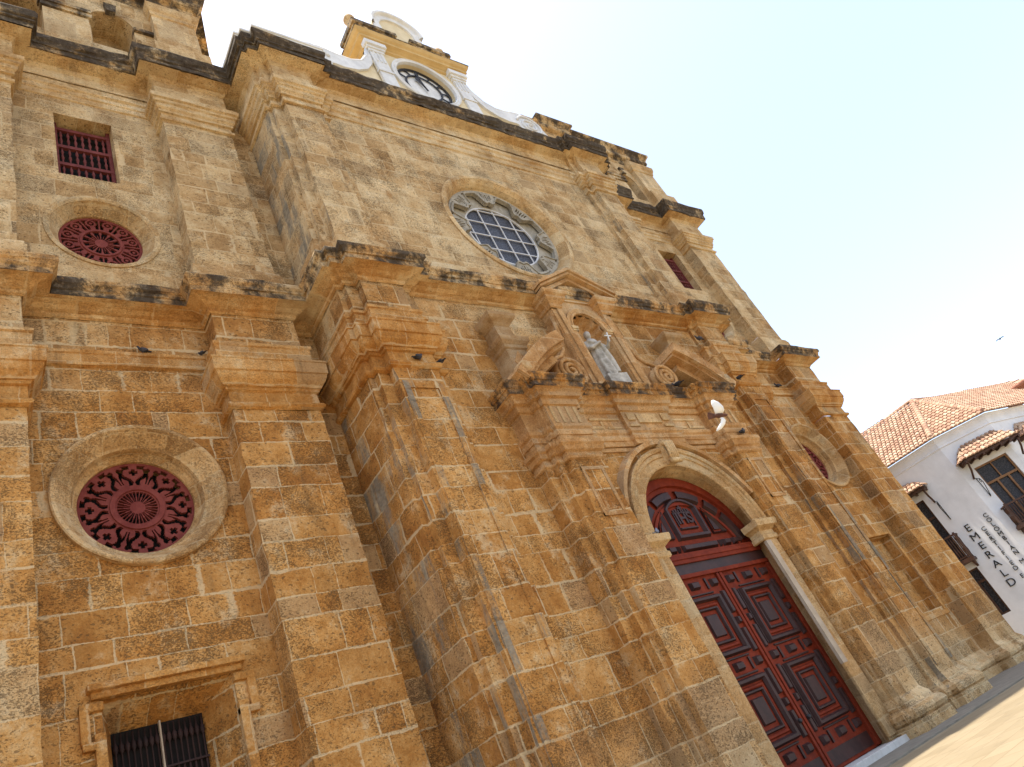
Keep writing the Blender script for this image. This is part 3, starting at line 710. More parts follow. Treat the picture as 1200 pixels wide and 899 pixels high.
# portal pilasters: back strip and front shaft
PF = 12.06
for side in (0, 1):
    f = mplan if side else (lambda q: q)
    pl = [(13.0, CW), (13.0, PW - 0.02), (13.30, PW - 0.02), (13.30, PF + 0.2), (13.55, PF + 0.2), (13.55, PF), (14.86, PF), (14.86, PF + 0.2), (15.05, PF + 0.2), (15.05, PW)]
    p = MB().sweep(f(pl), base + [(0, 9.35)], wear=0.010).build('portal_pilaster', 'stone', portal)
    MB().sweep(f(pl), [(0.0, 9.33), (0.07, 9.36), (0.09, 9.42), (0.03, 9.46), (0.02, 9.58), (0.10, 9.62), (0.14, 9.74), (0.20, 9.80), (0.20, 9.92), (0.05, 9.96), (0.0, 9.97)], wear=0.006).build('capital', 'portal_trim', p)
    g = (lambda x: mx(x)) if side else (lambda x: x)
    b = MB()    # small framed panel at the head of the shaft
    x0, x1 = sorted((g(13.78), g(14.62)))
    for q in ((x0, x1, 8.98, 9.08), (x0, x1, 7.55, 7.65)): b.box(q[0], q[1], PF - 0.035, PF + .02, q[2], q[3])
    for q in ((x0, x0 + 0.1), (x1 - 0.1, x1)): b.box(q[0], q[1], PF - 0.036, PF + .02, 7.55, 9.08)
    b.build('shaft_panel', 'portal_trim', p)
# entablature
EP = [(13.0, CW), (13.0, PW - 0.02), (13.50, PW - 0.02), (13.50, PF + 0.16), (13.62, PF + 0.16), (13.62, PF), (14.86, PF), (14.86, PF + 0.16), (15.05, PF + 0.16), (15.05, PW - 0.06), (16.95, PW - 0.06), (16.95, PW - 0.2)]
EPF = EP + mplan(EP)
ent = MB().sweep(EPF, [(-0.30, 9.955), (0.0, 9.96), (0.03, 9.97), (0.03, 10.14), (0.06, 10.15), (0.06, 10.34), (0.11, 10.40), (0.12, 10.5), (0.0, 10.53), (0.0, 11.2), (0.06, 11.24)], wear=0.006).build('entablature', 'portal_trim', portal)
MB().sweep(EPF, [(0.06, 11.22), (0.09, 11.28), (0.10, 11.40), (0.20, 11.44), (0.22, 11.56), (0.30, 11.64), (0.36, 11.66)], wear=0.006).build('cornice_bed', 'portal_trim', ent)
MB().sweep(EPF, [(0.36, 11.66), (0.36, 11.84), (0.40, 11.86), (0.42, 11.94), (0.47, 12.02), (0.47, 12.08), (0.30, 12.12), (-0.9, 12.14)], wear=0.010).build('cornice', 'sooty', ent)
# carved frieze: glyph ribs over the pilasters, worn reliefs in the frieze
b = MB()
for s_ in (0, 1):
    g = (lambda x: mx(x)) if s_ else (lambda x: x)
    for k in range(4):
        x = g(13.80 + k * 0.30); b.box(x - 0.05, x + 0.05, PF - 0.04, PF + .02, 10.58, 11.16)
    for k in range(5):
        x = g(13.72 + k * 0.27); b.lathe((x, PF - 0.04, 10.46), [(0.0, -0.07), (0.07, -0.04), (0.08, 0.02), (0.03, 0.07), (0, 0.08)], 8, (0, -1, 0))
    # stepped fret relief
    for q in ((15.25, 15.95, 10.62, 10.72), (15.95, 16.05, 10.62, 10.90), (15.55, 16.85, 10.94, 11.02), (16.2, 16.8, 10.62, 10.70), (15.2, 16.9, 10.56, 10.60)):
        x0, x1 = sorted((g(q[0]), g(q[1]))); b.box(x0, x1, PW - 0.10, PW, q[2], q[3])
for q in ((17.05, 17.5, 10.6, 10.7), (17.55, 18.65, 10.75, 11.1), (18.7, 19.15, 10.6, 10.7), (17.1, 17.45, 10.85, 11.12), (18.75, 19.1, 10.85, 11.12)):
    b.box(q[0], q[1], PW - 0.26, PW - 0.1, q[2], q[3])
b.build('frieze_relief', 'portal_pale', ent, bevel=0.015)

# broken segmental pediment: two curved pieces
CZ, RR = 7.55, 7.0
def seg(a0, a1, r0, r1, y0, y1, n=18):
    m = MB(); vs = []
    for i in range(n + 1):
        a = a0 + (a1 - a0) * i / n
        for r, y in ((r0, y0), (r1, y0), (r1, y1), (r0, y1)): vs.append((AX + r * cos(a), y, CZ + r * sin(a)))
    fs = [(i * 4 + j, i * 4 + (j + 1) % 4, (i + 1) * 4 + (j + 1) % 4, (i + 1) * 4 + j) for i in range(n) for j in range(4)]
    fs += [(3, 2, 1, 0), (n * 4, n * 4 + 1, n * 4 + 2, n * 4 + 3)]
    return m.add(vs, fs)
for s_ in (0, 1):
    def A(a): return radians(a) if s_ else pi - radians(a)
    p = seg(A(41.5), A(66), 6.56, 6.98, PF - 0.44, CW + .02).build('pediment_piece', 'portal_trim', portal, bevel=0.02)
    seg(A(41.8), A(65.6), 6.44, 6.57, PF - 0.26, CW + .02).build('moulding', 'portal_trim', p)
    seg(A(43.5), A(62.0), 6.20, 6.45, PF + 0.02, CW + .02).build('inner_moulding', 'portal_trim', p)
    g = (lambda x: mx(x)) if s_ else (lambda x: x)
    # curled foot of the pediment piece
    cx = g(13.28); b = MB(); b.lathe((cx, PF - 0.46, 12.34), [(0.0, 0), (0.12, 0), (0.2, 0.03), (0.22, 0.1), (0.22, 0.5)], 16, (0, 1, 0)); b.build('curled_foot', 'grey_stone', p)
    # pedestal (acroterion) behind the pediment
    x0, x1 = sorted((g(13.50), g(14.30)))
    pl = [(x0, CW), (x0, 12.28), (x1, 12.28), (x1, CW)]
    pd = MB().sweep(pl, [(0.10, 12.1), (0.10, 12.4), (0.0, 12.5), (0.0, 13.55), (0.05, 13.6), (0.06, 13.7), (0.16, 13.82), (0.18, 13.92), (0.18, 13.98), (0.04, 14.02), (0.02, 14.12), (-0.06, 14.18), (-0.08, 14.3), (-0.10, 14.62), (-0.02, 14.72), (0.09, 14.82), (0.14, 14.90), (0.15, 15.02), (0.08, 15.08), (-0.4, 15.10)]).build('pedestal', 'pedestal_stone', portal)
    b = MB(); xm = (x0 + x1) / 2
    b.poly([(xm, 12.62), (xm + 0.3, 13.05), (xm, 13.48), (xm - 0.3, 13.05)], 12.25, 12.29); b.build('diamond_panel', 'portal_trim', pd)

# niche aedicule -----------------------------------------------------
NY = 12.47; NR = 0.76; NZ = 14.98
nb = wall_with_holes('niche', 16.62, mx(16.62), 12.13, 16.45, NY, [arch_loop(AX, NR, 12.1301, NZ, 32)], 0.05, 'portal_trim', portal)
for x in (16.62, mx(16.62)): MB().add([(x, NY, 12.13), (x, CW + .1, 12.13), (x, CW + .1, 16.45), (x, NY, 16.45)], [(0, 1, 2, 3)]).build('niche_return', 'portal_trim', nb)
# half-round recess and fluted shell head
vs = []; fs = []; n = 28
for z in (12.13, NZ):
    for i in range(n + 1): a = pi * i / n; vs.append((AX + NR * cos(a), NY + 0.03 + 0.62 * sin(a), z))
fs = [(i, i + 1, n + 2 + i, n + 1 + i) for i in range(n)]
MB().add(vs, fs).build('niche_recess', 'portal_trim', nb)
vs = []; fs = []; m_ = 12; n = 90
for j in range(m_ + 1):
    el = pi / 2 * j / m_
    for i in range(n + 1):
        a = pi * i / n; rr = NR * (1 - 0.13 * abs(sin(a * 6.5)) * min(1, 1.6 * cos(el)))
        # shell ribs radiate from the back centre
        vs.append((AX + rr * cos(a) * cos(el), NY + 0.03 + 0.62 * sin(el), NZ + rr * sin(a) * cos(el)))
fs = [(j * (n + 1) + i, j * (n + 1) + i + 1, (j + 1) * (n + 1) + i + 1, (j + 1) * (n + 1) + i) for j in range(m_) for i in range(n)]
MB().add(vs, fs, 0, True).build('shell_head', 'portal_trim', nb)
MB().ring(AX, NZ, [(NR, NY + 0.01), (NR + 0.01, NY - 0.06), (NR + 0.10, NY - 0.08), (NR + 0.11, NY - 0.05), (NR + 0.2, NY - 0.10), (NR + 0.26, NY - 0.08), (NR + 0.27, NY + .01)], 0, pi, 40).build('niche_arch', 'portal_trim', nb)
for s_ in (-1, 1):
    b = MB()
    for xa, xb, d in ((0.80, 0.98, 0.07), (1.02, 1.22, 0.11), (1.26, 1.44, 0.06)):
        x0, x1 = sorted((AX + s_ * xa, AX + s_ * xb)); b.box(x0, x1, NY - d, NY + .02, 12.16, 14.9 if xa < 1 else 15.85)
    b.build('niche_pilaster', 'portal_trim', nb)
    x0, x1 = sorted((AX + s_ * 0.70, AX + s_ * 1.0)); b = MB(); b.box(x0, x1, NY - 0.13, NY + 0.16, 14.88, 15.0); b.box(x0 + 0.02, x1 - 0.02, NY - 0.10, NY + 0.14, 14.80, 14.89); b.build('niche_impost', 'grey_stone', nb)
    # broken horizontal cornice of the little pediment
    xs = sorted((AX + s_ * 1.02, AX + s_ * 1.5)); pl = [(xs[0], NY), (xs[0], NY - 0.12), (xs[1], NY - 0.12), (xs[1], CW + UP)]
    if s_ < 0: pl = [(xs[0], CW + UP), (xs[0], NY - 0.12), (xs[1], NY - 0.12), (xs[1], NY)]
    MB().sweep(pl, [(0.0, 15.8), (0.05, 15.84), (0.06, 15.95), (0.16, 16.04), (0.22, 16.10), (0.22, 16.20), (0.30, 16.26), (0.34, 16.34), (0.34, 16.40), (0.0, 16.42), (-0.3, 16.42)]).build('niche_cornice', 'portal_trim', nb)
# raking pediment
b = MB()
def rake(z0, z1, y0, hw):
    for s_ in (-1, 1):
        slope = 0.52
        pts = [(AX + s_ * hw, 16.38 + z0), (AX + s_ * hw, 16.38 + z1), (AX, 16.38 + z1 + hw * slope), (AX, 16.38 + z0 + hw * slope)]
        b.poly(pts, y0, CW + UP)
rake(0.18, 0.30, NY - 0.52, 1.90); rake(0.08, 0.185, NY - 0.44, 1.84); rake(-0.08, 0.085, NY - 0.26, 1.76)
b.poly([(AX - 1.6, 16.3), (AX + 1.6, 16.3), (AX, 17.2)], NY - 0.06, CW + UP)
b.build('niche_pediment', 'portal_trim', nb)
MB().sweep([(16.5, CW), (16.5, NY - .1), (mx(16.5), NY - .1), (mx(16.5), CW)], [(0.0, 12.12), (0.04, 12.13), (0.04, 12.28), (0, 12.32), (-0.14, 12.33)]).build('niche_sill', 'portal_trim', nb)
# volutes beside the niche
for s_ in (-1, 1):
    vx, vz = AX + s_ * 2.32, 12.78
    pts = []
    for i in range(70):
        t_ = i / 69; a = -pi / 2 + t_ * 2.6 * 2 * pi; r = 0.52 * (1 - t_) + 0.05
        pts.append((vx - s_ * r * cos(a), NY - 0.22, vz + r * sin(a)))
    b = MB(); b.lathe((vx, NY + 0.48, vz), [(0, -0.66), (0.50, -0.66), (0.56, -0.60), (0.56, 0.02), (0.0, 0.02)], 28, (0, 1, 0))
    b.tube(pts, 0.075, 8)
    # S-scroll tail running up the side of the aedicule
    tail = [(AX + s_ * 1.50, NY + 0.08, 15.5), (AX + s_ * 1.56, NY + 0.08, 14.9), (AX + s_ * 1.66, NY + 0.08, 14.35), (AX + s_ * 1.84, NY + 0.08, 13.92), (AX + s_ * 2.08, NY + 0.08, 13.66), (AX + s_ * 2.36, NY + 0.08, 13.58), (AX + s_ * 2.62, NY + 0.08, 13.45)]
    b.tube(tail, 0.075, 8)
    low = [(AX + s_ * 1.44, 12.15), (AX + s_ * 2.2, 12.4), (AX + s_ * 2.2, 13.45), (AX + s_ * 1.84, 13.85), (AX + s_ * 1.66, 14.3), (AX + s_ * 1.50, 15.4), (AX + s_ * 1.44, 15.4)]
    b.poly(low, NY + 0.14, CW + .02)
    b.build('volute', 'portal_trim', nb)

# ------------------------------------------------------------------ door
door = thing_part = None
b = MB()
b.poly(arc_pts(DR + 0.02, DZ, 0.2), DY + 0.06, DY + 0.16)
door = b.build('door', 'red', church)
tr = MB(); tr.box(AX - DR, AX + DR, DY - 0.10, DY + 0.08, 5.80, 5.92); tr.box(AX - DR, AX + DR, DY - 0.12, DY + 0.08, 6.22, 6.52)
tr.box(AX - DR, AX + DR, DY - 0.15, DY + 0.08, 6.34, 6.44)
tr = tr.build('transom', 'red', door, bevel=0.012)
MB().box(AX - DR, AX + DR, DY - 0.06, DY + 0.08, 5.91, 6.225).build('transom_band', 'maroon', tr)
def fr(b, x0, x1, z0, z1, w, y0, h):     # mitred raised frame: slope, flat, slope
    vs = []
    for o_, y in ((0, y0), (w * 0.30, y0 - h), (w * 0.70, y0 - h), (w, y0 - h * 0.25)):
        vs += [(x0 + o_, y, z0 + o_), (x1 - o_, y, z0 + o_), (x1 - o_, y, z1 - o_), (x0 + o_, y, z1 - o_)]
    b.add(vs, [(j * 4 + i, j * 4 + (i + 1) % 4, (j + 1) * 4 + (i + 1) % 4, (j + 1) * 4 + i) for j in range(3) for i in range(4)])
for s_ in (-1, 1):
    def X(a, c): return sorted((AX + s_ * a, AX + s_ * c))
    lf = MB(); x0, x1 = X(0.03, DR - 0.02); lf.box(x0, x1, DY, DY + 0.08, 0.22, 5.80)
    leaf = lf.build('door_leaf', 'red', door)
    y0 = DY
    d = MB(); RF = []
    d.box(*X(0.16, 2.34), DY - 0.025, DY + 0.01, 0.30, 0.66)          # plain bottom panel
    for zc in (0.93, 3.25, 5.56):
        for xc, w in ((0.40, 0.15), (1.27, 0.20), (2.14, 0.15)):
            x0, x1 = X(xc - w, xc + w); d.frustum(x0, x1, zc - 0.12, zc + 0.12, y0, y0 - 0.11, 0.05)
    for z0, z1 in ((1.22, 2.95), (3.54, 5.23)):
        x0, x1 = X(0.49, 2.08); fr(d, x0, x1, z0, z1, 0.17, y0, 0.12)
        x0, x1 = X(0.83, 1.76); fr(d, x0, x1, z0 + 0.34, z1 - 0.32, 0.10, y0, 0.08)
        x0, x1 = X(1.02, 1.54); d.frustum(x0, x1, z0 + 0.54, z1 - 0.52, y0, y0 - 0.06, 0.03)
        # red fields between the mouldings stand a little proud of the leaf
        x0, x1 = X(0.70, 1.88)
        r = MB(); RF.append(r); fr(r, x0, x1, z0 + 0.21, z1 - 0.21, 0.11, y0, 0.045)
        zm = (z0 + z1) / 2
        for xc in (0.26, 2.30):
            for za, zb in ((z0 - 0.05, zm - 0.22), (zm + 0.22, z1 + 0.05)):
                x0, x1 = X(xc - 0.085, xc + 0.085); d.frustum(x0, x1, za, zb, y0, y0 - 0.08, 0.03)
            x0, x1 = X(xc - 0.085, xc + 0.085); d.frustum(x0, x1, zm - 0.11, zm + 0.11, y0, y0 - 0.10, 0.04)
    for z0, z1 in ((1.22, 2.95), (3.54, 5.23)):
        for xc in (0.425, 2.145):
            x0, x1 = X(xc - 0.032, xc + 0.032); d.frustum(x0, x1, z0 + 0.02, z1 - 0.02, y0, y0 - 0.05, 0.015)
        for zc in (z0 - 0.065, z1 + 0.065):
            x0, x1 = X(0.62, 1.95); d.frustum(x0, x1, zc - 0.03, zc + 0.03, y0, y0 - 0.045, 0.015)
    for zc in (0.93, 3.25, 5.56):
        for xc in (0.72, 1.82):
            x0, x1 = X(xc - 0.035, xc + 0.035); d.box(x0, x1, y0 - 0.05, y0 + 0.01, zc - 0.16, zc + 0.16)
    d.build('raised_panels', 'maroon', leaf)
    for r in RF: r.build('raised_field', 'red', leaf)
    st = MB(); x0, x1 = X(0.03, 0.13); st.box(x0, x1, DY - 0.07, DY + .01, 0.24, 5.79); x0, x1 = X(2.46, DR - 0.03); st.box(x0, x1, DY - 0.09, DY + .01, 0.24, 5.79)
    st.build('stile', 'red', leaf, bevel=0.01)
    k = MB(); k.lathe((AX + s_ * 0.22, DY - 0.10, 1.55), [(0.0, -0.04), (0.05, -0.04), (0.06, 0), (0.05, 0.05), (0.0, 0.06)], 10, (0, 1, 0)); k.build('door_knob', 'iron', leaf)
# tympanum
ty = MB(); yt = DY + 0.06
ty.ring(AX, DZ, [(2.84, yt), (2.84, yt - 0.10), (2.56, yt - 0.10), (2.54, yt)], 0.03, pi - 0.03, 60)
ty.ring(AX, DZ, [(1.98, yt), (1.97, yt - 0.07), (1.87, yt - 0.07), (1.86, yt)], 0.10, pi - 0.10, 60)
ty = ty.build('tympanum', 'red', door)
d = MB()
for a0, a1 in ((12, 38), (42, 56), (62, 86), (94, 118), (124, 138), (142, 168)):
    d.ring(AX, DZ, [(2.40, yt), (2.34, yt - 0.10), (2.12, yt - 0.10), (2.06, yt)], radians(a0), radians(a1), 14)
# central arched panel frame
def archframe(m, hw, z0, zt, rise, w, h):
    outer = []; inner = []
    n = 14
    def prof(hw_, z0_, zt_, rise_):
        pts = [(-hw_, z0_)]; 
        for i in range(n + 1):
            x = -hw_ + 2 * hw_ * i / n; pts.append((x, zt_ + rise_ * (1 - (x / hw_) ** 2)))
        pts.append((hw_, z0_)); return pts
    A_ = prof(hw, z0, zt, rise); B_ = prof(hw - w, z0 + w, zt - w * 0.3, rise - w * 0.6); C_ = prof(hw - w * 0.3, z0 + w * 0.3, zt - w * 0.1, rise - w * 0.18); D__ = prof(hw - w * 0.7, z0 + w * 0.7, zt - w * 0.2, rise - w * 0.42)
    k = len(A_); vs = []
    for P_, y in ((A_, yt), (C_, yt - h), (D__, yt - h), (B_, yt)): vs += [(AX + x, y, z) for x, z in P_]
    fs = []
    for j in range(3):
        for i in range(k): fs.append((j * k + i, j * k + (i + 1) % k, (j + 1) * k + (i + 1) % k, (j + 1) * k + i))
    m.add(vs, fs)
archframe(d, 0.78, 6.96, 8.02, 0.34, 0.20, 0.12)
for s_ in (-1, 1):
    tri = [(AX + s_ * 0.95, 7.02), (AX + s_ * 1.62, 7.02), (AX + s_ * 1.30, 7.60), (AX + s_ * 0.95, 8.0)]
    ins = [(AX + s_ * 1.03, 7.10), (AX + s_ * 1.45, 7.10), (AX + s_ * 1.24, 7.52), (AX + s_ * 1.03, 7.78)]
    vs = [(x, yt, z) for x, z in tri] + [(AX + s_ * (abs(x - AX) * 0.96 + 0.03), yt - 0.09, z * 0.92 + 7.3 * 0.08) for x, z in tri] + [(x, yt - 0.01, z) for x, z in ins]
    d.add(vs, [(i, (i + 1) % 4, 4 + (i + 1) % 4, 4 + i) for i in range(4)] + [(4 + i, 4 + (i + 1) % 4, 8 + (i + 1) % 4, 8 + i) for i in range(4)])
    d.poly([(AX + s_ * abs(x - AX), z) for x, z in [(AX + s_ * 1.10, 7.16), (AX + s_ * 1.36, 7.16), (AX + s_ * 1.22, 7.46), (AX + s_ * 1.10, 7.62)]] if s_ > 0 else [(AX - 1.10, 7.16), (AX - 1.36, 7.16), (AX - 1.22, 7.46), (AX - 1.10, 7.62)], yt - 0.04, yt)
    for xa, xb in ((0.95, 1.05), (1.14, 1.50), (1.62, 2.05)):
        x0, x1 = sorted((AX + s_ * xa, AX + s_ * xb)); d.frustum(x0, x1, 6.60, 6.82, yt, yt - 0.11, 0.05)
d.frustum(AX - 0.82, AX + 0.82, 6.60, 6.82, yt, yt - 0.11, 0.05)
d.frustum(AX - 0.42, AX + 0.42, 7.28, 7.38, yt, yt - 0.07, 0.03)
d.build('raised_panels', 'maroon', ty)
emb = text_mesh('monogram', 'IHS', 0.52, 'maroon', Matrix.Translation((AX, yt - 0.03, 7.66)) @ Matrix.Rotation(pi / 2, 4, 'X'), ty, 0.025, 0.012)
b = MB(); b.box(AX - 0.03, AX + 0.03, yt - 0.06, yt, 7.85, 8.13); b.box(AX - 0.10, AX + 0.10, yt - 0.058, yt, 7.99, 8.05)
for k in range(7): b.box(AX - 0.36 + k * 0.11, AX - 0.30 + k * 0.11, yt - 0.05, yt, 7.88, 7.97 + (0.03 if k % 2 else 0))
b.box(AX - 0.40, AX + 0.40, yt - 0.045, yt, 7.84, 7.885); b.box(AX - 0.42, AX - 0.385, yt - 0.045, yt, 7.40, 7.9); b.box(AX + 0.385, AX + 0.42, yt - 0.045, yt, 7.40, 7.9)
b.build('emblem_frame', 'maroon', ty)
MB().box(AX - 2.9, AX + 2.9, 12.2, DY + .1, 0.0, 0.2).build('threshold', 'marble', door, bevel=0.01)

# ------------------------------------------------------------------ clock gable
GY = 13.36
gy1 = 14.6
def gpoly(half): return [(AX + x, z) for x, z in half] + [(AX - x, z) for x, z in reversed(half)]
half = [(6.95, 29.3), (7.0, 30.4), (6.75, 31.2), (6.25, 31.72), (5.5, 31.95), (4.7, 31.75), (4.0, 31.7), (3.4, 32.0), (2.95, 32.7), (2.75, 33.4)]
# lower stage wall with round clock opening
b = MB()
lw = wall_with_holes('clock_gable', AX - 2.75, AX + 2.75, 29.2, 34.0, GY, [circle(AX, 31.92, 1.60, 80)], 0.3, 'yellow', church)
gable = lw
b.box(AX - 2.7, AX + 2.7, GY + 0.35, 15.2, 29.2, 33.9); b.build('gable_body', 'yellow', gable)
for s_ in (-1, 1):
    pts = [(AX + s_ * x, z) for x, z in [(2.7, 29.2)] + half + [(2.7, 33.4)]]
    MB().poly(pts, GY + 0.06, gy1).build('gable_wing', 'yellow', gable)
    # white scroll band
    vs = []
    inn = [(6.4, 29.3), (6.2, 30.0), (5.9, 30.5), (5.4, 30.75), (5.0, 30.85), (4.55, 30.8), (3.9, 30.95), (3.3, 31.35), (2.85, 32.05), (2.72, 32.7)]
    k = len(half)
    for P_, y in ((half, GY + 0.06), (half, GY - 0.06), (inn, GY - 0.06), (inn, GY + 0.06)): vs += [(AX + s_ * x, y, z) for x, z in P_]
    fs = [(j * k + i, j * k + i + 1, (j + 1) * k + i + 1, (j + 1) * k + i) for j in range(3) for i in range(k - 1)]
    sb = MB().add(vs, fs)
    sp = []
    for i in range(60):
        t_ = i / 59; a = pi * 0.9 - t_ * 2.4 * 2 * pi; r = 0.78 * (1 - t_) + 0.06
        sp.append((AX + s_ * (6.0 + r * cos(a)), GY - 0.08, 30.95 + r * sin(a)))
    sb.tube(sp, 0.07, 6)
    sb.poly([(AX + s_ * (6.0 + 0.86 * cos(a)), 30.9 + 0.86 * sin(a)) for a in [2 * pi * i / 28 for i in range(28)]], GY - 0.055, GY + 0.05)
    lip = [(AX + s_ * x, GY + 0.02, z) for x, z in half[1:]]
    sb.tube(lip, 0.10, 6)
    sb.build('scroll_band', 'white', gable)
    # pilaster with triglyph head
    x0, x1 = sorted((AX + s_ * 1.98, AX + s_ * 2.70))
    b = MB(); b.box(x0, x1, GY - 0.12, GY + .02, 29.2, 33.35)
    for q in range(3):
        xx = x0 + 0.13 + q * 0.20; b.box(xx, xx + 0.08, GY - 0.16, GY - .1, 32.3, 33.1)
    b.box(x0 - 0.05, x1 + 0.05, GY - 0.17, GY + .02, 31.45, 31.6); b.box(x0 - 0.04, x1 + 0.04, GY - 0.18, GY + .02, 33.12, 33.36)
    b.box(x0 - 0.12, x1 + 0.12, GY - 0.24, GY + .02, 33.30, 33.5); b.box(x0 - 0.2, x1 + 0.2, GY - 0.34, GY + .02, 33.48, 33.78)
    b.build('gable_pilaster', 'white', gable, bevel=0.01)
MB().ring(AX, 31.92, [(1.84, GY + .01), (1.84, GY - 0.10), (1.76, GY - 0.13), (1.70, GY - 0.09), (1.66, GY - 0.12), (1.60, GY - 0.10), (1.58, GY + .05)], n=80).build('clock_surround', 'white', gable)
GP = [(AX - 2.72, gy1 + .5), (AX - 2.72, GY), (AX + 2.72, GY), (AX + 2.72, gy1 + .5)]
MB().sweep(GP, [(0.0, 33.6), (0.10, 33.68), (0.10, 33.82), (0.22, 33.92), (0.34, 33.98), (0.34, 34.14), (0.44, 34.24), (0.52, 34.42)]).build('gable_cornice', 'yellow_deep', gable)
MB().sweep(GP, [(0.52, 34.42), (0.54, 34.50), (0.2, 34.55), (-0.5, 34.56)]).build('cornice_top', 'sooty', gable)
# attic and bell arch
b = MB(); b.box(AX - 2.75, AX + 2.75, GY + 0.02, gy1, 34.5, 35.75); b.build('attic', 'yellow', gable)
b = MB()
for x in (-2.3, -0.95, 0.95, 2.3):
    for q in (-0.14, 0.0, 0.14): b.box(AX + x + q - 0.05, AX + x + q + 0.05, GY - 0.06, GY + .04, 34.62, 35.6)
    b.box(AX + x - 0.26, AX + x + 0.26, GY - 0.04, GY + .04, 34.56, 35.7)
b.build('attic_blocks', 'white', gable)
b = MB()
for xa, xb, o_ in ((-2.85, -0.4, 0.0), (0.4, 2.85, 0.0)): b.box(AX + xa, AX + xb, GY - 0.18, gy1 + .1, 35.72, 36.0)
b.build('attic_cornice', 'sooty', gable)
bp = [(AX + 1.35 * cos(pi * i / 24), 36.7 + 1.35 * sin(pi * i / 24)) for i in range(25)] + [(AX - 1.35, 35.6), (AX + 1.35, 35.6)]
MB().poly(bp, GY + 0.05, gy1 - .1).build('bell_arch', 'yellow', gable)
b = MB().ring(AX, 36.7, [(1.5, GY + .1), (1.5, GY - 0.22), (1.38, GY - 0.2), (1.30, GY - 0.06), (1.0, GY - 0.04), (0.98, GY + .06)], 0, pi, 40)
for s_ in (-1, 1): b.box(*sorted((AX + s_ * 0.98, AX + s_ * 1.36)), GY - 0.05, GY + .1, 35.6, 36.7)
b.build('bell_arch_moulding', 'white', gable)
b = MB()
for s_ in (-1, 1):
    b.lathe((AX + s_ * 2.6, GY + 0.25, 36.0), [(0.0, 0), (0.20, 0), (0.20, 0.12), (0.10, 0.2), (0.26, 0.42), (0.30, 0.60), (0.22, 0.80), (0.06, 0.95), (0.0, 1.0)], 14)
b.build('finial', 'grey_stone', gable)
b = MB(); b.lathe((AX, GY + .3, 38.0), [(0.0, 0), (0.3, 0), (0.3, 0.15), (0.14, 0.25), (0.20, 0.4), (0.0, 0.55)], 12); b.box(AX - 0.04, AX + 0.04, GY + .26, GY + .34, 38.4, 39.1); b.box(AX - 0.25, AX + 0.25, GY + .26, GY + .34, 38.75, 38.84)
b.build('gable_cross', 'white', gable)
# clock
ck = MB().disc(AX, 31.92, 1.60, GY + 0.28).build('clock_face', 'white', church)
def ironring(r, a):
    if 1.36 < r < 1.50: return True
    d = math.degrees(a) % 30; d = min(d, 30 - d)
    if 0.90 < r < 1.0: return True
    if 0.90 < r < 1.50:
        if d < 2.3: return True
        if r > 1.30 and d < 3.5 + (r - 1.30) * 20: return True
    return False
MB().plate(ironring, AX, 31.92, 0.86, 1.52, 28, 360, GY + 0.20, GY + 0.24).build('hour_ring', 'iron', ck)
def hand(ang, L, w):
    d = Vector((sin(ang), 0, cos(ang))); q = Vector((cos(ang), 0, -sin(ang))); c = Vector((AX, GY + 0.15, 31.92)); m = MB()
    pts = [c - d * 0.3 - q * w * .5, c - d * 0.3 + q * w * .5, c + d * L * .6 + q * w, c + d * L * .75 + q * w * 2.0, c + d * L, c + d * L * .75 - q * w * 2.0, c + d * L * .6 - q * w]
    vs = pts + [p + Vector((0, 0.03, 0)) for p in pts]; n = len(pts)
    m.add(vs, [tuple(range(n)), tuple(range(2 * n - 1, n - 1, -1))] + [(i, (i + 1) % n, n + (i + 1) % n, n + i) for i in range(n)]); return m
hand(radians(-8), 1.28, 0.05).build('minute_hand', 'iron', ck); hand(radians(-20), 0.82, 0.07).build('hour_hand', 'iron', ck)

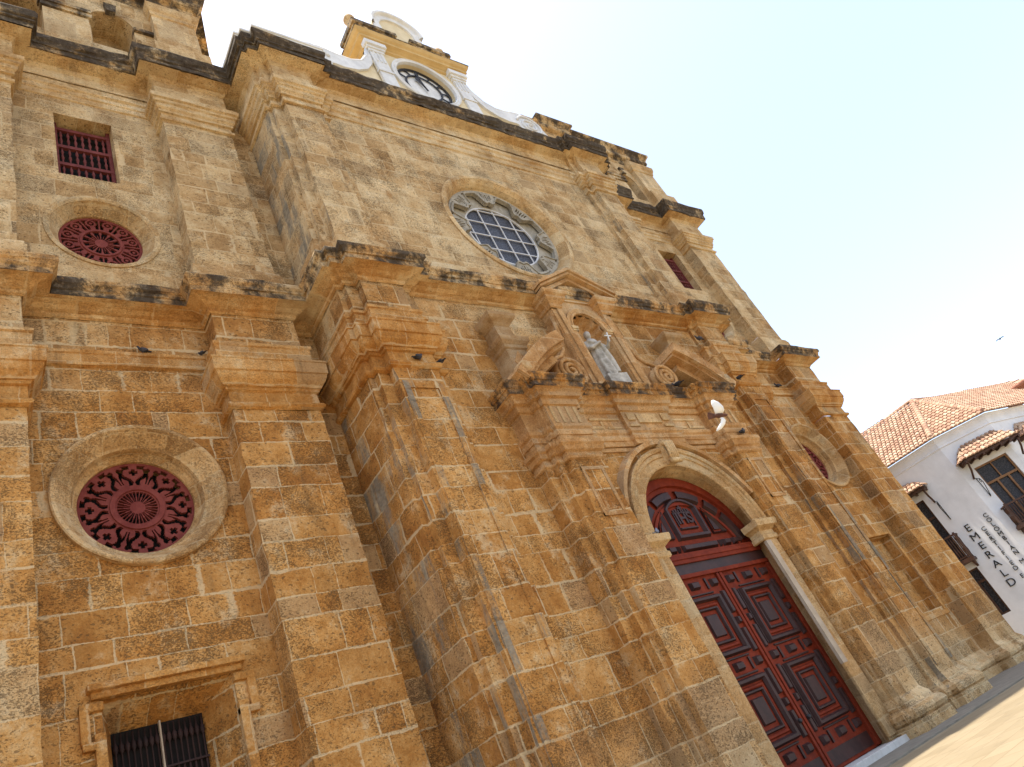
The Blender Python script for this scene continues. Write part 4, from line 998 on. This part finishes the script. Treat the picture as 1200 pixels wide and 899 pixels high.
# ------------------------------------------------------------------ bell towers
TY = 15.25
for side in (0, 1):
    g = (lambda x: mx(x)) if side else (lambda x: x)
    f = mplan if side else (lambda q: q)
    x0, x1 = sorted((g(-0.9), g(8.1)))
    tw = wall_with_holes('bell_tower', x0, x1, 29.0, 34.4, TY, [arch_loop(g(5.0), 0.76, 30.4, 32.25, 24), arch_loop(g(2.0), 0.76, 30.4, 32.25, 24)], 1.1, 'stone', church)
    b = MB()
    for x in (x0, x1): b.add([(x, TY, 29), (x, 24, 29), (x, 24, 34.4), (x, TY, 34.4)], [(0, 1, 2, 3)])
    b.add([(x0, TY + 1.1, 29.1), (x1, TY + 1.1, 29.1), (x1, TY + 1.1, 34.3), (x0, TY + 1.1, 34.3)], [(0, 1, 2, 3)])
    b.build('tower_side', 'stone', tw)
    for xa, xb in ((6.46, 8.12), (-0.92, 1.0)):
        pl = f([(xa, TY + .05), (xa, TY - 0.28), (xb, TY - 0.28), (xb, TY + (0.05 if xb < 8 else 3))])
        p = MB().sweep(pl, [(0.2, 29.0), (0.2, 31.0), (0.06, 31.1), (0.0, 31.15), (0.0, 33.35), (0.06, 33.4), (0.08, 33.55), (0.16, 33.7), (0.2, 33.9), (0.2, 34.05), (0.05, 34.1), (0.05, 34.4)]).build('tower_pilaster', 'trim_pale', tw)
    # pier panel between the two arches, imposts, keystone
    cx = g(3.43)
    b = MB(); b.box(cx - 0.73, cx + 0.73, TY - 0.16, TY + .05, 29.1, 31.7); b.build('pier_panel', 'trim_pale', tw)
    b = MB(); b.box(cx - 0.80, cx + 0.84, TY - 0.24, TY + .05, 31.72, 31.95); b.box(cx - 0.86, cx + 0.80, TY - 0.3, TY + .05, 31.95, 32.15)
    b.build('impost_band', 'sooty', tw)
    x_0, x_1 = sorted((g(5.74), g(6.46))); b = MB(); b.box(x_0, x_1, TY - 0.12, TY + .3, 32.1, 32.3); b.build('impost_block', 'sooty', tw)
    for c in (5.0, 2.0):
        b = MB(); b.poly([(g(c) - 0.16, 32.9), (g(c) + 0.16, 32.9), (g(c) + 0.22, 33.45), (g(c) - 0.22, 33.45)], TY - 0.16, TY + .05); b.build('keystone', 'sooty', tw)
    pl = f([(-0.9, TY + 8), (-0.9, TY), (0, TY), (1.0, TY), (6.4, TY), (6.4, TY - 0.28), (8.1, TY - 0.28), (8.1, TY + 8)])
    MB().sweep(pl, [(0.0, 34.2), (0.06, 34.3), (0.10, 34.5), (0.30, 34.6), (0.36, 34.7), (0.36, 34.95), (0.46, 35.1), (0.60, 35.25), (0.62, 35.4), (0.4, 35.45), (-4, 35.6)]).build('tower_cornice', 'sooty', tw)
    x0, x1 = sorted((g(-0.9), g(8.1)))
    MB().box(x0 - 0.1, x1 + 0.1, TY + .3, TY + 8, 35.4, 37.2).build('tower_parapet', 'stone', tw)

# ------------------------------------------------------------------ white house across the street
def PA(az, R): return Vector((R * sin(radians(az)), R * cos(radians(az)), 0))
A1 = PA(72.1, 48.0); A0 = A1 + (PA(66.0, 48.9) - A1); A2 = PA(75.5, 49.2); A3 = A2 + (PA(76.8, 51.65) - A2).normalized() * 16
ZC, ZE = 10.72, 11.35
house = thing('house', 'white plastered corner house with terracotta tile roof and wooden balconies beside the church', 'house', (A1.x, A1.y, 0))
class Seg:
    def __init__(s, a, b):
        s.a = a; s.L = (b - a).length; s.t = (b - a).normalized(); n = Vector((s.t.y, -s.t.x, 0))
        if n.dot(-a) < 0: n = -n
        s.n = n
    def p(s, t, o, z): q = s.a + s.t * t + s.n * o; return Vector((q.x, q.y, z))
    def t_az(s, az, o=0.0):
        d = PA(az, 1); a = s.a + s.n * o
        den = d.x * s.t.y - d.y * s.t.x
        return -(d.x * a.y - d.y * a.x) / den * 1.0
    def box(s, mb, t0, t1, o0, o1, z0, z1, mi=0):
        mb.add([s.p(t, o, z) for t in (t0, t1) for o in (o0, o1) for z in (z0, z1)], [(0, 1, 3, 2), (4, 6, 7, 5), (0, 4, 5, 1), (2, 3, 7, 6), (0, 2, 6, 4), (1, 5, 7, 3)], mi)
S1, S2, S3 = Seg(A0, A1), Seg(A1, A2), Seg(A2, A3)
def seg_wall(sg, holes, depth=0.28):
    bm = bmesh.new(); es = []; hv = []
    for k, h in enumerate([rect(0, sg.L, 0, ZC)] + holes):
        vs = [bm.verts.new(sg.p(t, 0, z)) for t, z in h]; es += [bm.edges.new((vs[i], vs[(i + 1) % len(vs)])) for i in range(len(vs))]
        if k: hv.append((h, vs))
    bmesh.ops.triangle_fill(bm, use_beauty=True, edges=es)
    for h, vs in hv:
        bk = [bm.verts.new(sg.p(t, -depth, z)) for t, z in h]
        for i in range(len(vs)): bm.faces.new((vs[i], vs[(i + 1) % len(vs)], bk[(i + 1) % len(vs)], bk[i]))
    bmesh.ops.recalc_face_normals(bm, faces=bm.faces)
    me = bpy.data.meshes.new('wall'); bm.to_mesh(me); bm.free(); me.materials.append(M['wall_white'])
    o = bpy.data.objects.new('wall', me); COL.objects.link(o); o.parent = house; o.matrix_parent_inverse = Matrix.Translation(-parent_world(house)); return o
tw0, tw1 = S2.t_az(72.95), S2.t_az(75.06)
ta1 = S1.t_az(69.18); ta0 = ta1 - 1.5
tb1 = S1.t_az(69.24); tb0 = tb1 - 1.4
wall1 = seg_wall(S1, [rect(ta0, ta1, 5.0, 8.86), rect(tb0, tb1, 1.9, 4.5)])
wall2 = seg_wall(S2, [rect(tw0, tw1, 5.25, 8.92)])
wall3 = seg_wall(S3, [rect(2.2, 3.8, 5.25, 8.92)])
def window(sg, t0, t1, z0, z1, mat):
    f = MB(); w = 0.09
    for q in ((t0, t0 + w, z0, z1), (t1 - w, t1, z0, z1), (t0 + w, t1 - w, z1 - w, z1), (t0 + w, t1 - w, z0, z0 + w)): sg.box(f, q[0], q[1], -0.24, -0.10, q[2], q[3])
    zt = z1 - 0.30 * (z1 - z0); sg.box(f, t0 + w, t1 - w, -0.23, -0.09, zt, zt + 0.12)
    tm = (t0 + t1) / 2; sg.box(f, tm - 0.03, tm + 0.03, -0.22, -0.11, zt + 0.12, z1 - w)
    for k in (1, 2): tt = t0 + (t1 - t0) * k / 3; sg.box(f, tt - 0.05, tt + 0.05, -0.22, -0.10, z0 + w, zt)
    o = f.build('window', mat, house)
    g_ = MB(); g_.add([sg.p(t0, -0.2, z0), sg.p(t1, -0.2, z0), sg.p(t1, -0.2, z1), sg.p(t0, -0.2, z1)], [(0, 1, 2, 3)]); g_.build('pane', 'glass_dark', o)
window(S2, tw0, tw1, 5.25, 8.92, 'wood'); window(S3, 2.2, 3.8, 5.25, 8.92, 'wood')
window(S1, ta0, ta1, 5.0, 8.86, 'wood_dark'); window(S1, tb0, tb1, 1.9, 4.5, 'wood_dark')
def balcony(sg, t0, t1, zf, zr, out, mat='wood_dark'):
    s_ = MB(); sg.box(s_, t0 - 0.05, t1 + 0.05, 0, out + 0.05, zf - 0.22, zf - 0.06); sg.box(s_, t0, t1, 0, out, zf - 0.06, zf)
    for t in (t0 + 0.15, (t0 + t1) / 2, t1 - 0.15):
        s_.add([sg.p(t - .06, 0, zf - .22), sg.p(t + .06, 0, zf - .22), sg.p(t + .06, out * .85, zf - .22), sg.p(t - .06, out * .85, zf - .22), sg.p(t - .06, 0, zf - .55), sg.p(t + .06, 0, zf - .55)], [(0, 1, 2, 3), (0, 3, 4), (1, 5, 2), (4, 3, 2, 5), (0, 4, 5, 1)])
    o = s_.build('balcony', mat, house)
    r = MB(); pr = [(0.025, 0), (0.025, 0.12), (0.045, 0.3), (0.022, 0.5), (0.022, 0.6), (0.04, 0.8), (0.022, 0.92), (0.025, 1.0)]
    for o_ in (out - 0.06,):
        sg.box(r, t0, t1, o_ - .05, o_ + .05, zr - 0.09, zr); sg.box(r, t0, t1, o_ - .03, o_ + .03, zf + 0.06, zf + 0.12)
    for t in (t0 + .03, t1 - .03): sg.box(r, t - .05, t + .05, 0, out - .11, zr - .089, zr); sg.box(r, t - .05, t + .05, out - .12, out, zf, zr + 0.06)
    n = int((t1 - t0) / 0.13)
    for k in range(1, n): r.lathe(sg.p(t0 + (t1 - t0) * k / n, out - .06, zf), [(a, h * (zr - zf - .05)) for a, h in pr], 6)
    for t in (t0 + .03, t1 - .03):
        for k in range(1, 5): r.lathe(sg.p(t, (out - .06) * k / 5, zf), [(a, h * (zr - zf - .05)) for a, h in pr], 6)
    r.build('railing', 'wood_dark', o)
balcony(S2, tw0 - 0.30, tw1 + 0.35, 5.3, 6.45, 0.75); balcony(S3, 1.8, 4.2, 5.3, 6.45, 0.75)
balcony(S1, ta0 - 0.3, ta1 + 0.32, 5.05, 6.45, 0.72)
# eaves moulding
HP = [(A0.x, A0.y), (A1.x, A1.y), (A2.x, A2.y), (A3.x, A3.y)]
def hsweep(prof, name, mat):
    b = MB(); pl = [Vector((x, y, 0)) for x, y in HP]; vs = []
    nn = [S1.n, S2.n, S3.n]; dirs = [nn[0]] + [(nn[i] + nn[i + 1]) / (1 + nn[i].dot(nn[i + 1])) for i in (0, 1)] + [nn[2]]
    for o_, z in prof:
        for p_, d in zip(pl, dirs): q = p_ + d * o_; vs.append((q.x, q.y, z))
    b.add(vs, [(j * 4 + i, j * 4 + i + 1, (j + 1) * 4 + i + 1, (j + 1) * 4 + i) for j in range(len(prof) - 1) for i in range(3)])
    return b.build(name, mat, house), dirs
_, HD = hsweep([(0.0, ZC - 0.02), (0.05, ZC), (0.05, ZC + 0.06), (0.03, ZC + 0.10), (0.05, ZC + 0.30), (0.12, ZC + 0.46), (0.16, ZC + 0.50), (0.16, ZC + 0.56), (0.24, ZC + 0.60), (-0.3, ZC + 0.62)], 'eaves_moulding', 'wall_white')
# tiled roof
def tiles(b, poly, eave_a, eave_b, up_dir, pitch=0.27, step=0.42, rad=0.125, tints=None):
    """barrel tiles over the planar polygon (list of Vector), rows climbing from the eave"""
    ex = (eave_b - eave_a).normalized(); ey = (up_dir - ex * up_dir.dot(ex)).normalized(); nz = ex.cross(ey)
    if nz.z < 0: nz = -nz
    loc = [((p - eave_a).dot(ex), (p - eave_a).dot(ey)) for p in poly]
    def vrange(u):
        ys = []
        for i in range(len(loc)):
            (x0, y0), (x1, y1) = loc[i], loc[(i + 1) % len(loc)]
            if (x0 - u) * (x1 - u) <= 0 and abs(x1 - x0) > 1e-6: ys.append(y0 + (y1 - y0) * (u - x0) / (x1 - x0))
        return (min(ys), max(ys)) if len(ys) >= 2 else None
    u0 = min(x for x, y in loc); u1 = max(x for x, y in loc); u = u0 + pitch * .5
    while u < u1:
        vr = vrange(u)
        if vr:
            v = vr[0] - 0.06
            while v < vr[1] - 0.05:
                v1 = min(v + step + 0.06, vr[1]); jit = random.uniform(-.012, .012)
                vs = []; k = 6
                for vv, rr, lift in ((v, rad * 1.06, 0.055), (v1, rad * 0.92, 0.012)):
                    for i in range(k + 1):
                        a = pi * i / k; vs.append(eave_a + ex * (u + jit - rr * cos(a)) + ey * vv + nz * (lift + rr * 0.75 * sin(a)))
                c0 = len(b.f)
                b.add(vs, [(i, i + 1, k + 2 + i, k + 1 + i) for i in range(k)] + [tuple(range(k + 1))])
                tints += [random.random()] * (len(b.f) - c0)
                v += step
        u += pitch
    c0 = len(b.f); b.add([p - nz * 0.01 for p in poly], [tuple(range(len(poly)))]); tints += [0.15] * (len(b.f) - c0)
def tinted(b, tints, name, parent):
    o = b.build(name, 'tile', parent)
    at = o.data.attributes.new('tint', 'FLOAT', 'FACE'); at.data.foreach_set('value', tints); return o
E_ = [Vector((x, y, ZE)) + d * 0.30 for (x, y), d in zip(HP, HD)]
apex = PA(72.72, 54.2); apex.z = 1.45 + 0.2573 * 54.2
rl = PA(66.5, 56.2); rl.z = apex.z
rr_ = apex + (PA(77.36, 66.6) - Vector((apex.x, apex.y, 0))) * 1.25; rr_.z = apex.z
for poly, ea, eb in (([E_[0], E_[1], apex, rl], E_[0], E_[1]), ([E_[1], E_[2], apex], E_[1], E_[2]), ([E_[2], E_[3], rr_, apex], E_[2], E_[3])):
    b = MB(); T = []
    ex = (eb - ea).normalized(); upd = (apex - ea) - ex * (apex - ea).dot(ex)
    tiles(b, poly, ea, eb, upd, tints=T); tinted(b, T, 'roof', house)
def ridge(a, c, n):
    b = MB(); d = (c - a) / n; T = []
    for i in range(n):
        p0 = a + d * i; p1 = a + d * (i + 1.12); X = d.cross(Vector((0, 0, 1))).normalized(); vs = []
        for p_, r in ((p0, 0.17), (p1, 0.145)):
            for k in range(7): an = pi * k / 6; vs.append(p_ + X * r * cos(an) + Vector((0, 0, 0.10 + r * sin(an))))
        c0 = len(b.f); b.add(vs, [(k, k + 1, 8 + k, 7 + k) for k in range(6)] + [tuple(range(7))]); T += [random.random() * .7] * (len(b.f) - c0)
    return tinted(b, T, 'ridge_tiles', house)
ridge(E_[1], apex, 18); ridge(E_[2], apex, 20); ridge(rl, apex, 14); ridge(apex, rr_, 36)
pc = PA(78.0, 62); b = MB(); b.lathe((pc.x, pc.y, 13.2), [(1.3, 0), (1.3, 0.75), (1.42, 0.8), (1.42, 1.0), (0, 1.02)], 4); b.build('chimney_block', 'brick', house)
# tiled canopies over the balconies
def canopy(sg, t0, t1, ze, zt, out):
    b = MB(); T = []
    e0, e1 = sg.p(t0, out, ze), sg.p(t1, out, ze); r0, r1 = sg.p(t0 + out * .8, 0, zt), sg.p(t1 - out * .8, 0, zt); w0, w1 = sg.p(t0, 0, ze), sg.p(t1, 0, ze)
    tiles(b, [e0, e1, r1, r0], e0, e1, (r0 + r1) / 2 - (e0 + e1) / 2, 0.25, 0.36, 0.115, T)
    for a_, c_, d_ in ((w0, e0, r0), (e1, w1, r1)): tiles(b, [a_, c_, d_], a_, c_, d_ - (a_ + c_) / 2, 0.25, 0.36, 0.115, T)
    o = tinted(b, T, 'canopy', house)
    s_ = MB(); sg.box(s_, t0 + .04, t1 - .04, 0, out - .05, ze - 0.14, ze - 0.02)
    n = int((t1 - t0) / .55)
    for k in range(n + 1): t = t0 + .12 + (t1 - t0 - .24) * k / n; sg.box(s_, t - .05, t + .05, 0, out + .02, ze - 0.24, ze - 0.139)
    s_.build('canopy_boards', 'wood_dark', o)
    for t in (t0 + .2, t1 - .2):
        k = MB(); k.tube([sg.p(t, out - .12, ze - .2), sg.p(t, out * .55, ze - .62), sg.p(t, 0.02, ze - 1.0)], 0.055, 6); k.build('strut', 'wood_dark', o)
        k = MB(); zz = ze - 1.15
        k.tube([sg.p(t + .1, 0.03, zz + .1), sg.p(t + .1, 0.35, zz), sg.p(t + .1, 0.5, zz - .25), sg.p(t + .1, 0.1, zz - 1.0)], 0.022, 6)
        k.tube([sg.p(t + .1, 0.34 + .1 * cos(a_ * .6), zz - .12 + .1 * sin(a_ * .6)) for a_ in range(12)], 0.018, 6)
        k.tube([sg.p(t + .1, 0.03, zz + .15), sg.p(t + .1, 0.03, zz - 1.05)], 0.02, 6); k.build('bracket', 'iron', o)
canopy(S2, S2.t_az(72.32), S2.t_az(76.0), 9.42, 10.30, 0.95)
canopy(S1, ta0 - 0.5, S1.t_az(69.95), 9.40, 10.0, 0.8)
canopy(S3, 1.3, 4.9, 9.42, 10.30, 0.95)
# back of the house and party walls
b = MB(); bx_ = [A0, A3, A3 + Vector((18, 14, 0)), A0 + Vector((14, 14, 0))]
b.add([(p.x, p.y, z) for z in (0, ZE) for p in bx_], [(1, 2, 6, 5), (2, 3, 7, 6), (3, 0, 4, 7)]); b.build('rear_wall', 'wall_white', house)

# lettering fixed to the house wall, one letter under the other
def stacked(word, az, ztop, zbot, size, label):
    tc = S1.t_az(az); n = len(word); root = thing('wall_sign', label, 'sign', tuple(S1.p(tc, 0.03, (ztop + zbot) / 2)))
    for i, ch in enumerate(word):
        z = ztop + (zbot - ztop) * (i / (n - 1) if n > 1 else 0); c = S1.p(tc, 0.03, z)
        xax = S1.t if S1.t.dot(Vector((1, 0, 0))) * 0 + S1.t.cross(Vector((0, 0, 1))).dot(S1.n) > 0 else -S1.t
        m = Matrix(((xax.x, 0, S1.n.x, c.x), (xax.y, 0, S1.n.y, c.y), (0, 1, 0, c.z), (0, 0, 0, 1)))
        text_mesh('letter', ch, size, 'sign_black', m @ Matrix.Diagonal((1.12, 1, 1, 1)), root, 0.02, 0.0)
stacked('EMERALD', 70.32, 1.45 + .1021 * 48.1, 1.45 + .0335 * 48.1, 0.56, 'large black stacked letters reading EMERALD on the white house wall')
stacked('CERTIFIED', 71.05, 1.45 + .0936 * 48.05, 1.45 + .0440 * 48.05, 0.32, 'small black stacked letters reading CERTIFIED on the white house wall')
stacked('COLOMBIAN', 71.66, 1.45 + .1049 * 48.05, 1.45 + .0574 * 48.05, 0.32, 'small black stacked letters reading COLOMBIAN beneath the wooden balcony')
stacked('M', 71.61, 1.45 + .0471 * 48.05, 0, 0.32, 'single black letter M below the word COLOMBIAN')
stacked('E', 71.06, 1.45 + .0344 * 48.05, 0, 0.32, 'single black letter E below the word CERTIFIED')

# ------------------------------------------------------------------ statue of a saint
def remeshed(mb, name, mat, voxel, loc=(0, 0, 0), rot=None, parent=None, smooth=True):
    o = mb.build(name, mat, parent); 
    r = o.modifiers.new('fuse', 'REMESH'); r.mode = 'VOXEL'; r.voxel_size = voxel; r.use_smooth_shade = True
    if smooth: sm = o.modifiers.new('smooth', 'SMOOTH'); sm.factor = 0.5; sm.iterations = 2
    bpy.context.view_layer.update()
    me = bpy.data.meshes.new_from_object(o.evaluated_get(bpy.context.evaluated_depsgraph_get()))
    o.modifiers.clear(); o.data = me; me.materials.clear(); me.materials.append(M[mat]); o.location = loc
    if rot: o.rotation_euler = rot
    return o
def ell(mb, c, r, n=14, m=10, rot=None):
    vs = []; 
    for j in range(m + 1):
        t_ = pi * j / m
        for i in range(n):
            a = 2 * pi * i / n; v = Vector((r[0] * sin(t_) * cos(a), r[1] * sin(t_) * sin(a), r[2] * cos(t_)))
            if rot: v = rot @ v
            vs.append(Vector(c) + v)
    fs = [(j * n + i, j * n + (i + 1) % n, (j + 1) * n + (i + 1) % n, (j + 1) * n + i) for j in range(m) for i in range(n)]
    return mb.add(vs, fs, 0, True)
st = MB(); n = 48; prof = [(0.0, 0.32, 0.26), (0.08, 0.33, 0.27), (0.5, 0.295, 0.25), (0.9, 0.245, 0.22), (1.15, 0.215, 0.19), (1.35, 0.245, 0.20), (1.50, 0.235, 0.175), (1.57, 0.17, 0.14), (1.62, 0.075, 0.08), (1.68, 0.07, 0.08)]
vs = []
for z, rx, ry in prof:
    for i in range(n):
        a = 2 * pi * i / n; fold = 1 + ((0.035 + 0.11 * (1 - z / 1.3)) * sin(8 * a + 0.7 * sin(2.2 * z)) if z < 1.3 else 0)
        vs.append((rx * fold * cos(a), ry * fold * sin(a), z))
k = len(prof); fs = [(j * n + i, j * n + (i + 1) % n, (j + 1) * n + (i + 1) % n, (j + 1) * n + i) for j in range(k - 1) for i in range(n)] + [tuple(reversed(range(n))), tuple(range((k - 1) * n, k * n))]
st.add(vs, fs)
ell(st, (0, -0.02, 1.80), (0.105, 0.125, 0.15)); ell(st, (0, -0.135, 1.785), (0.022, 0.03, 0.035)); ell(st, (0, -0.05, 1.72), (0.075, 0.09, 0.07))
# arms: the left one raised in front with the cross, the right one folded over the chest
st.tube([(0.24, 0, 1.48), (0.34, -0.10, 1.22), (0.33, -0.22, 1.10), (0.33, -0.36, 1.20)], 0.085, 10, taper=[1.0, .95, .85, .55])
st.tube([(-0.24, 0, 1.48), (-0.33, -0.10, 1.20), (-0.26, -0.20, 1.14), (-0.02, -0.30, 1.24)], 0.085, 10, taper=[1.0, .95, .85, .55])
ell(st, (0.33, -0.39, 1.23), (0.05, 0.05, 0.07)); ell(st, (0.02, -0.32, 1.26), (0.07, 0.045, 0.045))
# cape over the shoulders and fall of cloth on one side
st.tube([(-0.22, -0.10, 1.50), (-0.05, -0.20, 1.34), (0.14, -0.22, 1.22), (0.24, -0.22, 0.6), (0.22, -0.24, 0.1)], 0.07, 8, taper=[.8, .9, 1, 1, .8])
SX, SY_, SZ0 = AX - 0.02, 12.72, 12.92
statue = remeshed(st, 'statue', 'statue', 0.017, (SX, SY_, SZ0), (0, 0, radians(-8)))
statue.scale = (1.12, 1.12, 1.12)
tag(statue, 'weathered white marble saint in long robes standing in the shell niche above the door', 'statue')
b = MB(); b.box(-0.018, 0.018, -0.018, 0.018, 0.0, 0.34); b.box(-0.12, 0.12, -0.017, 0.017, 0.20, 0.236)
o = b.build('cross', 'white'); o.parent = statue; o.location = (0.33, -0.41, 1.18); o.rotation_euler = (0.15, 0.12, 0)
b = MB(); b.box(-0.38, 0.38, -0.33, 0.28, -0.52, 0.01); o = b.build('plinth', 'statue', None, bevel=0.015); o.parent = statue
# ------------------------------------------------------------------ pigeons
def pigeon_mb():
    m = MB()
    ell(m, (0, 0, 0.10), (0.115, 0.065, 0.065), rot=Matrix.Rotation(radians(-12), 3, 'Y'))
    m.tube([(0.08, 0, 0.125), (0.115, 0, 0.175), (0.13, 0, 0.205)], 0.042, 10, taper=[1.0, .75, .65])
    ell(m, (0.135, 0, 0.215), (0.034, 0.028, 0.028)); m.tube([(0.16, 0, 0.212), (0.195, 0, 0.200)], 0.010, 6, taper=[1, .3])
    m.add([(-0.06, -0.035, 0.10), (-0.06, 0.035, 0.10), (-0.24, 0.03, 0.065), (-0.24, -0.03, 0.065), (-0.06, -0.03, 0.07), (-0.06, 0.03, 0.07), (-0.24, 0.028, 0.05), (-0.24, -0.028, 0.05)], [(0, 1, 2, 3), (4, 7, 6, 5), (0, 3, 7, 4), (1, 5, 6, 2), (2, 6, 7, 3), (0, 4, 5, 1)])
    for s_ in (-1, 1):
        ell(m, (-0.03, s_ * 0.052, 0.108), (0.12, 0.022, 0.048), rot=Matrix.Rotation(radians(-10), 3, 'Y'))
        m.tube([(0.01, s_ * 0.025, 0.06), (0.015, s_ * 0.025, 0.0)], 0.008, 5); m.tube([(-0.01, s_ * 0.025, 0.004), (0.045, s_ * 0.025, 0.004)], 0.007, 5)
    return m
proto = remeshed(pigeon_mb(), 'pigeon', 'pigeon_dark', 0.008)
spots = [((10.38, 12.46, 13.045), 10, 1.05, 'dark pigeon in profile on the capital ledge of the stepped pilaster left of the portal'),
         ((11.16, 12.62, 13.045), 100, 1.0, 'dark pigeon seen front on beside the profile pigeon left of the portal'),
         ((4.20, 14.98, 15.045), 185, 0.85, 'dark pigeon lying low on the string course left of the second pilaster'),
         ((5.62, 14.96, 15.045), 120, 0.7, 'dark pigeon tucked beside the ledge of the second pilaster from the left'),
         ((24.25, 12.35, 14.98), 175, 1.1, 'dark pigeon above the right pediment piece near the tall right pilaster'),
         ((25.36, 12.44, 13.045), 95, 1.1, 'dark pigeon upright where the right pediment piece meets the right pilaster'),
         ((33.55, 14.98, 15.045), 170, 1.15, 'dark pigeon on the string course of the right side bay'),
         ((20.35, 12.02, 12.14), 100, 1.15, 'dark pigeon under the right broken pediment on the portal cornice'),
         ((22.10, 11.90, 9.97), 10, 1.2, 'dark pigeon squatting on the right portal capital'),
         ((21.35, 12.36, 10.50), 30, 1.05, 'dark pigeon behind the flying white pigeon on the portal entablature'),
         ((15.88, 12.50, 6.985), 20, 1.15, 'blue grey pigeon on the left impost of the door arch')]
for i, (p_, ang, sc, lab) in enumerate(spots):
    q = proto if i == 0 else proto.copy()
    if i: COL.objects.link(q)
    q.location = p_; q.rotation_euler = (0, 0, radians(ang)); q.scale = (sc, sc, sc)
    tag(q, lab, 'pigeon', 'pigeons around the church front')
    if i == len(spots) - 1: q.data = q.data.copy(); q.data.materials[0] = M['pigeon_grey']
def flyer(name, mat_body, mat_wing, scale, loc, M3, label, group):
    m = MB(); ell(m, (0, 0, 0), (0.13, 0.055, 0.058)); ell(m, (0.135, 0, 0.035), (0.036, 0.028, 0.03)); m.tube([(0.09, 0, 0.015), (0.13, 0, 0.03)], 0.036, 8); m.tube([(0.16, 0, 0.035), (0.195, 0, 0.025)], 0.010, 6, taper=[1, .3])
    m.add([(-0.08, -0.04, 0.012), (-0.08, 0.04, 0.012), (-0.25, 0.085, 0.0), (-0.27, 0, 0.0), (-0.25, -0.085, 0.0), (-0.08, -0.04, -0.012), (-0.08, 0.04, -0.012), (-0.25, 0.085, -0.008), (-0.27, 0, -0.008), (-0.25, -0.085, -0.008)], [(0, 1, 2, 3, 4), (9, 8, 7, 6, 5), (0, 4, 9, 5), (1, 6, 7, 2), (2, 7, 8, 3), (3, 8, 9, 4), (0, 5, 6, 1)])
    o = remeshed(m, name, mat_body, 0.008)
    R4 = M3.to_4x4(); o.matrix_world = Matrix.Translation(loc) @ R4 @ Matrix.Scale(scale, 4)
    tag(o, label, 'pigeon', group)
    for s_ in (-1, 1):
        lead = [(0.07, 0.04), (0.11, 0.14), (0.085, 0.24), (0.0, 0.36), (-0.10, 0.42)]; trail = [(-0.09, 0.04), (-0.11, 0.12), (-0.13, 0.2), (-0.16, 0.30), (-0.15, 0.40)]
        vs = []
        for (xa, ya), (xb, yb) in zip(lead, trail):
            lift = 0.35 * ya - 0.3 * ya * ya / 0.42
            xb = xb if s_ > 0 or scale == 1.0 else xa + (xb - xa) * 0.45
            for x, dz in ((xa, 0.006), ((xa + xb) / 2, 0.016), (xb, 0.0), (xb, -0.006), ((xa + xb) / 2, 0.002), (xa, -0.008)): vs.append((x, s_ * (ya if x != xb else yb) * 0.8, lift + dz))
        k = 6; fs = [(j * k + i, j * k + (i + 1) % k, (j + 1) * k + (i + 1) % k, (j + 1) * k + i) for j in range(4) for i in range(k)] + [tuple(range(k)), tuple(range(4 * k, 5 * k))]
        w = MB().add(vs, fs, 0, True).build('wing', mat_wing); w.parent = o
    return o
fw = Vector((0.80, -0.40, -0.25)).normalized(); sd = Vector((0.12, -0.50, 0.86)); upv = fw.cross(sd).normalized(); sd = upv.cross(fw)
flyer('pigeon', 'pigeon_brown', 'pigeon_white', 0.78, Vector((0.8162, 0.4547, 0.3565)) * 12.5 + Vector((0, 0, 1.45)), Matrix((fw, sd, upv)).transposed(), 'brown pigeon with white wings flying past the portal', 'pigeons on the wing')
flyer('pigeon', 'pigeon_dark', 'pigeon_dark', 1.0, Vector((0.951, 0.1766, 0.2536)) * 70 + Vector((0, 0, 1.45)), Matrix.Rotation(radians(200), 3, 'Z'), 'tiny dark bird far off in the sky above the house roof', 'pigeons on the wing')
